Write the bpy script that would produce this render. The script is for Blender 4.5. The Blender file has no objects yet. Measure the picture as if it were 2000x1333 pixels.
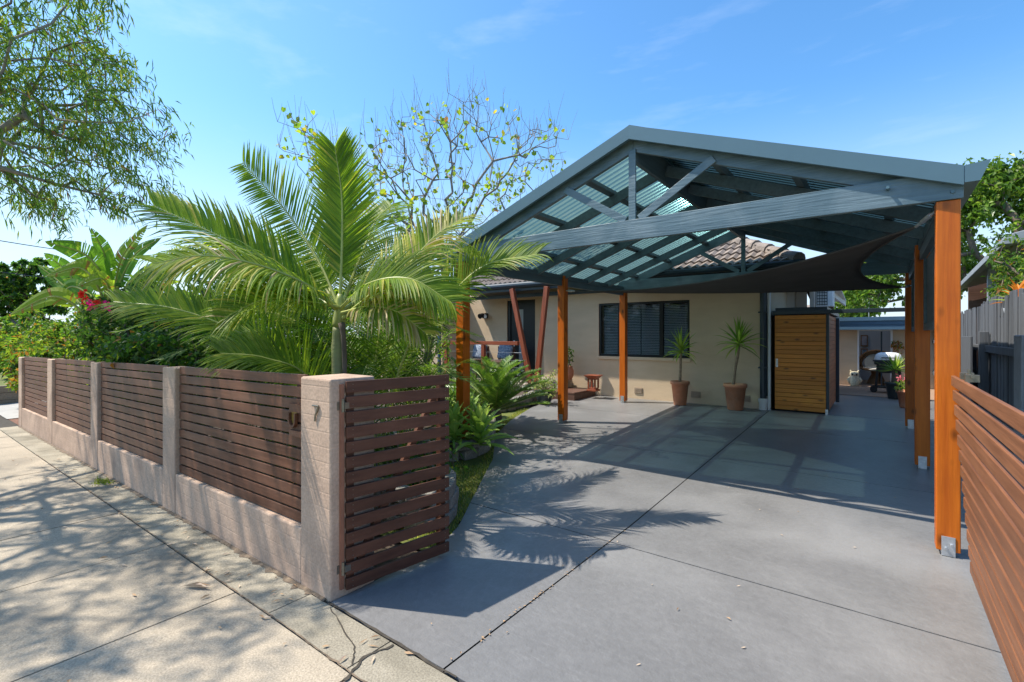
import bpy, bmesh, math, random
import numpy as np
from mathutils import Vector, Matrix
random.seed(7)
R = math.radians
SC = bpy.context.scene
COL = SC.collection

# ------------------------------------------------------------ camera, sky, sun, exposure
FOC, HOR, CAMH, YAW = 940.0, 655.0, 1.5, R(37.3)
cY, sY = math.cos(YAW), math.sin(YAW)
cam = bpy.data.objects.new('camera', bpy.data.cameras.new('camera'))
COL.objects.link(cam)
cam.data.sensor_width = 36
cam.data.lens = 36 * FOC / 2000
cam.data.shift_y = -(666.5 - HOR) / 2000
cam.data.clip_start = 0.05
cam.data.clip_end = 3000
cam.location = (0, 0, CAMH)
cam.rotation_euler = (R(90), 0, YAW)
SC.camera = cam

SUN_EL, SUN_AZ = R(57.5), R(26)          # light travels towards (cos az, sin az)
sd = Vector((math.cos(SUN_AZ) * math.cos(SUN_EL), math.sin(SUN_AZ) * math.cos(SUN_EL), -math.sin(SUN_EL)))
sl = bpy.data.lights.new('sun', 'SUN')
sl.energy = 4.7
sl.angle = R(0.53)
sl.color = (1, 0.935, 0.83)
sun = bpy.data.objects.new('sun', sl)
COL.objects.link(sun)
sun.rotation_euler = sd.to_track_quat('-Z', 'Y').to_euler()

W = bpy.data.worlds.new('World')
SC.world = W
W.use_nodes = True
nt = W.node_tree
nt.nodes.clear()
def wn(t, **k):
    n = nt.nodes.new(t)
    for a, b in k.items(): setattr(n, a, b)
    return n
sky = wn('ShaderNodeTexSky')
sky.sky_type = 'NISHITA'
sky.sun_disc = False
sky.sun_elevation = SUN_EL
sky.sun_rotation = math.atan2(-sd.x, -sd.y)
sky.air_density = 1.0
sky.dust_density = 0.9
sky.ozone_density = 2.5
tcw = wn('ShaderNodeTexCoord')
mpw = wn('ShaderNodeMapping')
mpw.inputs['Scale'].default_value = (1.1, 2.4, 6.5)
mpw.inputs['Rotation'].default_value = (R(10), R(-9), R(25))
nzw = wn('ShaderNodeTexNoise')
nzw.inputs['Scale'].default_value = 2.1
nzw.inputs['Detail'].default_value = 8
nzw.inputs['Roughness'].default_value = 0.6
rpw = wn('ShaderNodeValToRGB')
rpw.color_ramp.elements[0].position = 0.53
rpw.color_ramp.elements[1].position = 0.9
rpw.color_ramp.elements[1].color = (0.2, 0.2, 0.2, 1)
mxw = wn('ShaderNodeMixRGB')
mxw.inputs[2].default_value = (8.5, 8.9, 9.4, 1)
bgw = wn('ShaderNodeBackground')
bgw.inputs['Strength'].default_value = 0.115
ouw = wn('ShaderNodeOutputWorld')
L = nt.links.new
L(tcw.outputs['Generated'], mpw.inputs[0]); L(mpw.outputs[0], nzw.inputs['Vector'])
L(nzw.outputs['Fac'], rpw.inputs[0]); L(rpw.outputs[0], mxw.inputs[0])
hsw = wn('ShaderNodeHueSaturation')
hsw.inputs['Saturation'].default_value = 1.2
hsw.inputs['Value'].default_value = 1.6
tnw = wn('ShaderNodeMixRGB', blend_type='MULTIPLY')
tnw.inputs[0].default_value = 1.0
tnw.inputs[2].default_value = (0.80, 0.98, 1.0, 1)
L(sky.outputs[0], hsw.inputs['Color']); L(hsw.outputs[0], tnw.inputs[1]); 
szw = wn('ShaderNodeSeparateXYZ'); hrw = wn('ShaderNodeValToRGB'); hxw = wn('ShaderNodeMixRGB')
hrw.color_ramp.interpolation = 'EASE'
hrw.color_ramp.elements[0].position = 0.0; hrw.color_ramp.elements[0].color = (0.85, 0.85, 0.85, 1)
hrw.color_ramp.elements[1].position = 0.42; hrw.color_ramp.elements[1].color = (0, 0, 0, 1)
hxw.inputs[2].default_value = (4.9, 5.7, 6.7, 1)          # pale band of air above the horizon
L(tcw.outputs['Generated'], szw.inputs[0]); L(szw.outputs[2], hrw.inputs[0]); L(hrw.outputs[0], hxw.inputs[0])
L(tnw.outputs[0], hxw.inputs[1]); L(hxw.outputs[0], mxw.inputs[1]); L(mxw.outputs[0], bgw.inputs[0]); L(bgw.outputs[0], ouw.inputs[0])

SC.view_settings.view_transform = 'Standard'
SC.view_settings.look = 'None'
SC.view_settings.exposure = 0.6
SC.view_settings.gamma = 1.0
SC.cycles.max_bounces = 8
SC.cycles.transparent_max_bounces = 12

# ------------------------------------------------------------ measuring helpers
def ray(u):
    k = (u - 1000) / FOC
    return -sY + k * cY, cY + k * sY
def at(u, v, t):
    a, b = ray(u)
    return Vector((t * a, t * b, CAMH + (HOR - v) * t / FOC))
def onY(u, v, Y):
    return at(u, v, Y / ray(u)[1])
def clip(x, a=0.0, b=1.0): return max(a, min(b, x))
def G(x, y):
    z = 0.15 * clip((y - 3.6) / 5.8)
    if y > 10: z -= 0.19 * clip((y - 10) / 5)
    return z + 0.0155 * max(min(0, x + 2.45), -12) * (1 - clip((y - 1.8) / 2.5))

# ------------------------------------------------------------ materials
MATS = {}
def mat(name, base, rough=0.6, var=0.25, scale=6, stretch=(1, 1, 1), bump=0.0, bscale=None, base2=None,
        spec=0.4, metal=0.0, knots=0.0, transl=None, fine=0.0, stain=None, coat=0.0, kscale=(4, 4, 1.6), finek=0.28, isl=0.0, scuff=None):
    if name in MATS: return MATS[name]
    m = bpy.data.materials.new(name); MATS[name] = m
    m.use_nodes = True
    t = m.node_tree; N = t.nodes; Lk = t.links.new
    p = N['Principled BSDF']; out = N['Material Output']
    p.inputs['Roughness'].default_value = rough
    p.inputs['Specular IOR Level'].default_value = spec
    p.inputs['Metallic'].default_value = metal
    p.inputs['Coat Weight'].default_value = coat
    p.inputs['Coat Roughness'].default_value = 0.15
    tc = N.new('ShaderNodeTexCoord'); oi = N.new('ShaderNodeObjectInfo')
    ad = N.new('ShaderNodeVectorMath'); ad.operation = 'ADD'
    ml = N.new('ShaderNodeVectorMath'); ml.operation = 'SCALE'
    cmb = N.new('ShaderNodeCombineXYZ')
    Lk(oi.outputs['Random'], cmb.inputs[0]); Lk(oi.outputs['Random'], cmb.inputs[1]); Lk(oi.outputs['Random'], cmb.inputs[2])
    Lk(cmb.outputs[0], ml.inputs[0]); ml.inputs['Scale'].default_value = 37
    ge = N.new('ShaderNodeNewGeometry')
    if isl:
        sm = N.new('ShaderNodeMath'); sm.operation = 'ADD'
        Lk(oi.outputs['Random'], sm.inputs[0]); Lk(ge.outputs['Random Per Island'], sm.inputs[1])
        for i in range(3): Lk(sm.outputs[0], cmb.inputs[i])
    Lk(tc.outputs['Object'], ad.inputs[0]); Lk(ml.outputs[0], ad.inputs[1])
    mp = N.new('ShaderNodeMapping'); mp.inputs['Scale'].default_value = stretch
    Lk(ad.outputs[0], mp.inputs[0])
    nz = N.new('ShaderNodeTexNoise'); nz.inputs['Scale'].default_value = scale
    nz.inputs['Detail'].default_value = 6; nz.inputs['Roughness'].default_value = 0.62
    Lk(mp.outputs[0], nz.inputs['Vector'])
    rp = N.new('ShaderNodeValToRGB')
    e = rp.color_ramp.elements
    b2 = base2 or tuple(c * (1 - var) for c in base)
    b1 = base if base2 else tuple(min(1, c * (1 + var)) for c in base)
    e[0].position = 0.32; e[1].position = 0.68
    e[0].color = (*b2, 1); e[1].color = (*b1, 1)
    Lk(nz.outputs['Fac'], rp.inputs[0])
    colr = rp.outputs[0]
    def mixc(fac, c1, c2, mode='MIX'):
        mx = N.new('ShaderNodeMixRGB'); mx.blend_type = mode
        for i, s in enumerate((fac, c1, c2)):
            if isinstance(s, (int, float)): mx.inputs[i].default_value = s
            elif isinstance(s, tuple): mx.inputs[i].default_value = (*s, 1)
            else: Lk(s, mx.inputs[i])
        return mx.outputs[0]
    if fine:
        n2 = N.new('ShaderNodeTexNoise'); n2.inputs['Scale'].default_value = fine; n2.inputs['Detail'].default_value = 3
        Lk(ad.outputs[0], n2.inputs['Vector'])
        r2 = N.new('ShaderNodeValToRGB'); r2.color_ramp.elements[0].position = 0.3; r2.color_ramp.elements[1].position = 0.7
        r2.color_ramp.elements[0].color = (1 - finek, 1 - finek, 1 - finek, 1); r2.color_ramp.elements[1].color = (1 + finek * .8, 1 + finek * .8, 1 + finek * .8, 1)
        Lk(n2.outputs['Fac'], r2.inputs[0])
        colr = mixc(1.0, colr, r2.outputs[0], 'MULTIPLY')
    if isl:
        mr = N.new('ShaderNodeMapRange'); mr.inputs[3].default_value = 1 - isl; mr.inputs[4].default_value = 1 + isl
        Lk(ge.outputs['Random Per Island'], mr.inputs[0])
        colr = mixc(1.0, colr, mr.outputs[0], 'MULTIPLY')
    if stain:
        n3 = N.new('ShaderNodeTexNoise'); n3.inputs['Scale'].default_value = stain[1]; n3.inputs['Detail'].default_value = 8
        n3.inputs['Distortion'].default_value = 0.6
        Lk(ad.outputs[0], n3.inputs['Vector'])
        r3 = N.new('ShaderNodeValToRGB'); r3.color_ramp.elements[0].position = 0.48; r3.color_ramp.elements[1].position = 0.72
        Lk(n3.outputs['Fac'], r3.inputs[0])
        mm = N.new('ShaderNodeMath'); mm.operation = 'MULTIPLY'; mm.inputs[1].default_value = stain[2]
        Lk(r3.outputs[0], mm.inputs[0])
        colr = mixc(mm.outputs[0], colr, stain[0])
    if scuff:
        ms_ = N.new('ShaderNodeMapping'); ms_.inputs['Scale'].default_value = (3, 17, 3); ms_.inputs['Rotation'].default_value = (0, 0, R(18))
        Lk(ad.outputs[0], ms_.inputs[0])
        n4 = N.new('ShaderNodeTexNoise'); n4.inputs['Scale'].default_value = 2.4; n4.inputs['Detail'].default_value = 9; n4.inputs['Distortion'].default_value = 1.2; n4.inputs['Roughness'].default_value = 0.7
        Lk(ms_.outputs[0], n4.inputs['Vector'])
        r4 = N.new('ShaderNodeValToRGB'); r4.color_ramp.elements[0].position = 0.56; r4.color_ramp.elements[1].position = 0.74
        Lk(n4.outputs['Fac'], r4.inputs[0])
        m4 = N.new('ShaderNodeMath'); m4.operation = 'MULTIPLY'; m4.inputs[1].default_value = scuff[1]
        Lk(r4.outputs[0], m4.inputs[0]); colr = mixc(m4.outputs[0], colr, scuff[0])
    if knots:
        mk = N.new('ShaderNodeMapping'); mk.inputs['Scale'].default_value = kscale
        Lk(ad.outputs[0], mk.inputs[0])
        vo = N.new('ShaderNodeTexVoronoi'); vo.inputs['Scale'].default_value = 1.6; vo.inputs['Randomness'].default_value = 1
        Lk(mk.outputs[0], vo.inputs['Vector'])
        rk = N.new('ShaderNodeValToRGB'); rk.color_ramp.elements[0].position = 0.08; rk.color_ramp.elements[1].position = 0.25
        rk.color_ramp.elements[0].color = (1, 1, 1, 1); rk.color_ramp.elements[1].color = (0, 0, 0, 1)
        Lk(vo.outputs['Distance'], rk.inputs[0])
        mm = N.new('ShaderNodeMath'); mm.operation = 'MULTIPLY'; mm.inputs[1].default_value = knots
        Lk(rk.outputs[0], mm.inputs[0])
        colr = mixc(mm.outputs[0], colr, tuple(c * 0.18 for c in base))
    Lk(colr, p.inputs['Base Color'])
    if bump:
        nb = N.new('ShaderNodeTexNoise'); nb.inputs['Scale'].default_value = bscale or scale * 4
        nb.inputs['Detail'].default_value = 5
        Lk(mp.outputs[0], nb.inputs['Vector'])
        bp = N.new('ShaderNodeBump'); bp.inputs['Strength'].default_value = bump; bp.inputs['Distance'].default_value = 0.01
        Lk(nb.outputs['Fac'], bp.inputs['Height']); Lk(bp.outputs[0], p.inputs['Normal'])
    if transl:
        tr = N.new('ShaderNodeBsdfTranslucent')
        Lk(mixc(1.0, colr, transl[1], 'MULTIPLY'), tr.inputs[0])
        ms = N.new('ShaderNodeMixShader'); ms.inputs[0].default_value = transl[0]
        Lk(p.outputs[0], ms.inputs[1]); Lk(tr.outputs[0], ms.inputs[2]); Lk(ms.outputs[0], out.inputs[0])
    return m
def leafm(name, c, c2=None, t=0.42, rough=0.5):
    return mat(name, c, rough, 0.22, 3.0, base2=c2, transl=(t, (1.8, 1.9, 0.9)), spec=0.35)

GX = (1.2, 22, 22); GY = (22, 1.2, 22); GZ = (22, 22, 1.2)      # grain directions
M_post = mat('orange_stained_pine', (0.60, 0.145, 0.009), 0.42, 0.2, 1.1, GZ, 0.2, 3, base2=(0.42, 0.085, 0.005), knots=0.9, coat=0.06, spec=0.3, kscale=(5, 5, 2.6), stain=((0.34, 0.07, 0.007), 2.2, 0.45))
M_slat = mat('dark_brown_oiled_slat', (0.175, 0.074, 0.040), 0.5, 0.2, 1.0, GX, 0.2, 3, base2=(0.092, 0.037, 0.020), spec=0.25, isl=0.24, stain=((0.25, 0.14, 0.09), 1.6, 0.4))
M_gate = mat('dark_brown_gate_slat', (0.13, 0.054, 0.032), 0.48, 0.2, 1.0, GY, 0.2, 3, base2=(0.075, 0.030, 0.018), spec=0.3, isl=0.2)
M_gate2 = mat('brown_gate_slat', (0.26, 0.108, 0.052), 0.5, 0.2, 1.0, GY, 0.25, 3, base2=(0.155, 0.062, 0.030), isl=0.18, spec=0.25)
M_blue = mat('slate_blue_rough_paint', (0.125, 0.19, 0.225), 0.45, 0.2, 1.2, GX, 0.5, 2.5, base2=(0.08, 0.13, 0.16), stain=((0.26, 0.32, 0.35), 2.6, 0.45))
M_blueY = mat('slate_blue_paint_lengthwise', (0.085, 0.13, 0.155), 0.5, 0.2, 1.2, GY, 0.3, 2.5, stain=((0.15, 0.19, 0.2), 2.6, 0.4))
M_blueS = mat('slate_blue_metal', (0.095, 0.165, 0.205), 0.35, 0.05, 2)
M_navy = mat('dark_navy_paint', (0.028, 0.045, 0.06), 0.4, 0.1, 2)
M_navyd = mat('blue_fascia_paint', (0.06, 0.12, 0.18), 0.5, 0.1, 3, (1, 1, 6))
M_drive = mat('grey_painted_concrete', (0.205, 0.199, 0.194), 0.4, 0.2, 0.8, (1, 1, 1), 0.35, 45, base2=(0.160, 0.156, 0.153), fine=26, finek=0.08, stain=((0.30, 0.292, 0.283), 1.1, 0.55), spec=0.45, scuff=((0.27, 0.265, 0.26), 0.5))
M_path = mat('exposed_concrete_path', (0.45, 0.375, 0.28), 0.85, 0.2, 0.8, (1, 1, 1), 0.4, 130, base2=(0.34, 0.285, 0.213), fine=110, finek=0.26, stain=((0.21, 0.18, 0.14), 1.1, 0.75), spec=0.2)
M_pathd = mat('weathered_concrete_strip', (0.41, 0.36, 0.275), 0.9, 0.2, 1.6, (1, 1, 1), 0.4, 120, base2=(0.28, 0.245, 0.185), fine=100, finek=0.28, stain=((0.14, 0.125, 0.09), 2.0, 0.7), spec=0.2)
M_joint = mat('dark_joint_soil', (0.06, 0.05, 0.038), 0.95, 0.3, 20)
M_soil = mat('garden_soil_mulch', (0.075, 0.055, 0.04), 0.95, 0.45, 14, bump=0.8, bscale=40)
M_mulch = mat('red_brown_mulch', (0.2, 0.1, 0.065), 0.95, 0.5, 30, bump=1, bscale=60)
M_turf = mat('short_turf_base', (0.16, 0.17, 0.04), 0.9, 0.4, 12, base2=(0.08, 0.11, 0.022), bump=0.6, bscale=60)
M_wall = mat('beige_rendered_wall', (0.68, 0.525, 0.355), 0.8, 0.1, 1.4, (1, 1, 3.5), 0.35, 30, base2=(0.60, 0.46, 0.31), spec=0.25, stain=((0.47, 0.35, 0.22), 0.9, 0.35))
M_wall2 = mat('pale_panel_wall', (0.6, 0.52, 0.43), 0.8, 0.06, 3)
M_tan = mat('tan_panel_wall', (0.38, 0.29, 0.21), 0.8, 0.06, 3)
M_grey = mat('grey_interior_wall', (0.42, 0.43, 0.45), 0.8, 0.05, 3)
M_white = mat('white_paint', (0.75, 0.75, 0.74), 0.5, 0.04, 3)
M_steel = mat('galvanised_steel', (0.55, 0.56, 0.57), 0.4, 0.2, 18, metal=0.75)
M_brass = mat('aged_brass_numeral', (0.22, 0.2, 0.16), 0.35, 0.2, 18, metal=0.7)
M_red = mat('red_brown_stained_timber', (0.27, 0.07, 0.032), 0.4, 0.25, 1.2, GZ, 0.15, 3)
M_redx = mat('red_brown_rail_timber', (0.27, 0.07, 0.032), 0.4, 0.25, 1.2, GX, 0.15, 3)
M_step = mat('brown_step_timber', (0.12, 0.06, 0.042), 0.5, 0.25, 1.2, GX, 0.2, 3)
M_deck = mat('weathered_deck_timber', (0.36, 0.31, 0.25), 0.7, 0.25, 1.2, GX, 0.2, 3)
M_shed = mat('honey_pine_boards', (0.72, 0.265, 0.035), 0.42, 0.2, 0.9, (1.0, 12, 13.2), 0.12, 3, base2=(0.54, 0.175, 0.02), knots=0.85, kscale=(2.7, 9, 6.5), isl=0.14)
M_sheds = mat('red_cedar_boards', (0.46, 0.16, 0.07), 0.5, 0.25, 0.9, (12, 1.0, 13.2), 0.12, 3, isl=0.14)
M_black = mat('black_paint', (0.012, 0.013, 0.014), 0.4, 0.2, 4)
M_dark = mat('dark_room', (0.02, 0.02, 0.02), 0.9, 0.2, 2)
M_blind = mat('grey_blind_slat', (0.82, 0.8, 0.76), 0.5, 0.05, 3)
M_tile = mat('brown_concrete_roof_tile', (0.33, 0.265, 0.215), 0.85, 0.25, 5, bump=0.3, bscale=60, base2=(0.19, 0.155, 0.13), fine=60, isl=0.1)
M_sail = mat('charcoal_shade_cloth', (0.13, 0.123, 0.118), 0.9, 0.1, 3, transl=(0.5, (1.5, 1.4, 1.35)))
M_terra = mat('terracotta_pot', (0.50, 0.2, 0.105), 0.7, 0.25, 5, (1, 1, 0.6), 0.15, 40, stain=((0.52, 0.32, 0.22), 5, 0.5))
M_block = mat('grey_garden_block', (0.30, 0.275, 0.235), 0.95, 0.3, 9, bump=0.9, bscale=45, base2=(0.2, 0.185, 0.16), fine=70, isl=0.2)
M_fence = mat('grey_painted_paling', (0.115, 0.122, 0.132), 0.75, 0.25, 1.2, GZ, 0.5, 3, isl=0.24)
M_stucco = mat('grey_textured_render', (0.27, 0.285, 0.305), 0.85, 0.15, 6, bump=0.9, bscale=55)
M_bark = mat('grey_tree_bark', (0.26, 0.23, 0.2), 0.9, 0.3, 8, (1, 1, 0.4), 0.5, 30)
M_barkd = mat('brown_twig_bark', (0.15, 0.115, 0.085), 0.9, 0.3, 8, (1, 1, 0.4), 0.4, 30)
M_ptrunk = mat('green_ringed_palm_trunk', (0.30, 0.33, 0.12), 0.5, 0.25, 2.2, (1, 1, 6), 0.3, 12, base2=(0.22, 0.2, 0.09))
M_rach = mat('yellow_green_frond_stalk', (0.38, 0.40, 0.10), 0.4, 0.2, 5)
M_cush = mat('blue_patterned_cushion', (0.45, 0.5, 0.55), 0.9, 0.2, 26, base2=(0.03, 0.07, 0.15))
M_wick = mat('brown_wicker', (0.27, 0.14, 0.06), 0.6, 0.4, 40, bump=0.6, bscale=80)
M_cream = mat('cream_cushion', (0.62, 0.58, 0.5), 0.9, 0.06, 8)
M_owl = mat('cream_glazed_ceramic', (0.62, 0.55, 0.38), 0.4, 0.25, 24)
M_pave = mat('tan_paving', (0.34, 0.22, 0.15), 0.8, 0.15, 5, (1, 8, 1))
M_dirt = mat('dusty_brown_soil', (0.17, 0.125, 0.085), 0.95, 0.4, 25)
M_asph = mat('asphalt', (0.055, 0.055, 0.057), 0.9, 0.2, 30, bump=0.4, bscale=150)
M_neigh = mat('pale_neighbour_concrete', (0.38, 0.36, 0.33), 0.85, 0.1, 3)
M_sleeper = mat('weathered_sleeper', (0.26, 0.2, 0.145), 0.9, 0.3, 1.2, GX, 0.4, 4)
M_greyp = mat('grey_roof_metal', (0.27, 0.29, 0.31), 0.5, 0.1, 3)

M_gpot = mat('dark_glazed_pot', (0.04, 0.05, 0.05), 0.3, 0.2, 5)
M_flow = mat('magenta_flower', (0.75, 0.02, 0.22), 0.5, 0.2, 5, transl=(0.4, (1.3, 1, 1.2)))
M_flowr = mat('red_flower', (0.8, 0.05, 0.03), 0.5, 0.2, 5, transl=(0.4, (1.3, 1, 1.2)))
M_litter = mat('dry_fallen_leaf', (0.42, 0.27, 0.15), 0.8, 0.3, 8)
M_litter2 = mat('pale_dry_bark', (0.55, 0.42, 0.3), 0.8, 0.3, 8)
M_orangeb = mat('orange_bromeliad_leaf', (0.7, 0.25, 0.03), 0.45, 0.3, 4, transl=(0.4, (1.3, 1.1, .8)))

# bands of mortar lines showing through render: pillars and base wall of the street fence
def block_mat():
    m = mat('pink_bagged_brick', (0.58, 0.41, 0.295), 0.85, 0.15, 3.0, (1, 1, 1), 0.0, base2=(0.44, 0.305, 0.22), fine=60, finek=0.14, stain=((0.27, 0.185, 0.14), 2.5, 0.6), spec=0.2)
    t = m.node_tree; N = t.nodes; p = N['Principled BSDF']
    tc = N.new('ShaderNodeTexCoord'); sx = N.new('ShaderNodeSeparateXYZ'); cb = N.new('ShaderNodeCombineXYZ')
    sm = N.new('ShaderNodeMath'); sm.operation = 'ADD'
    t.links.new(tc.outputs['Object'], sx.inputs[0])
    t.links.new(sx.outputs[0], sm.inputs[0]); t.links.new(sx.outputs[1], sm.inputs[1])
    t.links.new(sm.outputs[0], cb.inputs[0]); t.links.new(sx.outputs[2], cb.inputs[1])
    br = N.new('ShaderNodeTexBrick'); br.inputs['Scale'].default_value = 1
    br.inputs['Brick Width'].default_value = 0.24; br.inputs['Row Height'].default_value = 0.086
    br.inputs['Mortar Size'].default_value = 0.006; br.inputs['Mortar Smooth'].default_value = 0.6
    t.links.new(cb.outputs[0], br.inputs['Vector'])
    nb = N.new('ShaderNodeTexNoise'); nb.inputs['Scale'].default_value = 45; nb.inputs['Detail'].default_value = 5
    t.links.new(tc.outputs['Object'], nb.inputs['Vector'])
    ma = N.new('ShaderNodeMath'); ma.operation = 'MULTIPLY_ADD'; ma.inputs[1].default_value = -0.45
    t.links.new(br.outputs['Fac'], ma.inputs[0]); t.links.new(nb.outputs['Fac'], ma.inputs[2])
    bp = N.new('ShaderNodeBump'); bp.inputs['Strength'].default_value = 0.3; bp.inputs['Distance'].default_value = 0.008
    t.links.new(ma.outputs[0], bp.inputs['Height']); t.links.new(bp.outputs[0], p.inputs['Normal'])
    return m
M_pink = block_mat()

def special():
    # tinted corrugated polycarbonate
    m = bpy.data.materials.new('tinted_polycarbonate'); m.use_nodes = True
    t = m.node_tree; N = t.nodes; N.clear()
    tl = N.new('ShaderNodeBsdfTranslucent'); tl.inputs[0].default_value = (0.19, 0.31, 0.30, 1)
    tp = N.new('ShaderNodeBsdfTransparent')
    lw = N.new('ShaderNodeLayerWeight'); lw.inputs['Blend'].default_value = 0.5
    cr = N.new('ShaderNodeValToRGB'); cr.color_ramp.elements[0].position = 0.2; cr.color_ramp.elements[1].position = 0.62
    cr.color_ramp.elements[0].color = (0.15, 0.28, 0.275, 1); cr.color_ramp.elements[1].color = (0.05, 0.095, 0.095, 1)
    t.links.new(lw.outputs['Facing'], cr.inputs[0]); t.links.new(cr.outputs[0], tp.inputs[0])
    gl = N.new('ShaderNodeBsdfGlossy'); gl.inputs['Roughness'].default_value = 0.12; gl.inputs[0].default_value = (0.45, 0.55, 0.58, 1)
    df = N.new('ShaderNodeBsdfDiffuse'); df.inputs[0].default_value = (0.1, 0.16, 0.175, 1)
    a = N.new('ShaderNodeMixShader'); a.inputs[0].default_value = 0.48
    t.links.new(tl.outputs[0], a.inputs[1]); t.links.new(tp.outputs[0], a.inputs[2])
    b = N.new('ShaderNodeMixShader'); b.inputs[0].default_value = 0.25
    t.links.new(a.outputs[0], b.inputs[1]); t.links.new(df.outputs[0], b.inputs[2])
    fr = N.new('ShaderNodeFresnel'); fr.inputs[0].default_value = 1.5
    c = N.new('ShaderNodeMixShader'); t.links.new(fr.outputs[0], c.inputs[0])
    t.links.new(b.outputs[0], c.inputs[1]); t.links.new(gl.outputs[0], c.inputs[2])
    o = N.new('ShaderNodeOutputMaterial'); t.links.new(c.outputs[0], o.inputs[0])
    g = bpy.data.materials.new('window_glass'); g.use_nodes = True
    t = g.node_tree; N = t.nodes; N.clear()
    tp = N.new('ShaderNodeBsdfTransparent'); tp.inputs[0].default_value = (0.75, 0.78, 0.78, 1)
    gl = N.new('ShaderNodeBsdfGlossy'); gl.inputs['Roughness'].default_value = 0.01
    fr = N.new('ShaderNodeFresnel'); fr.inputs[0].default_value = 1.28
    c = N.new('ShaderNodeMixShader'); t.links.new(fr.outputs[0], c.inputs[0])
    t.links.new(tp.outputs[0], c.inputs[1]); t.links.new(gl.outputs[0], c.inputs[2])
    o = N.new('ShaderNodeOutputMaterial'); t.links.new(c.outputs[0], o.inputs[0])
    return m, g
M_poly, M_glass = special()

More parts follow.
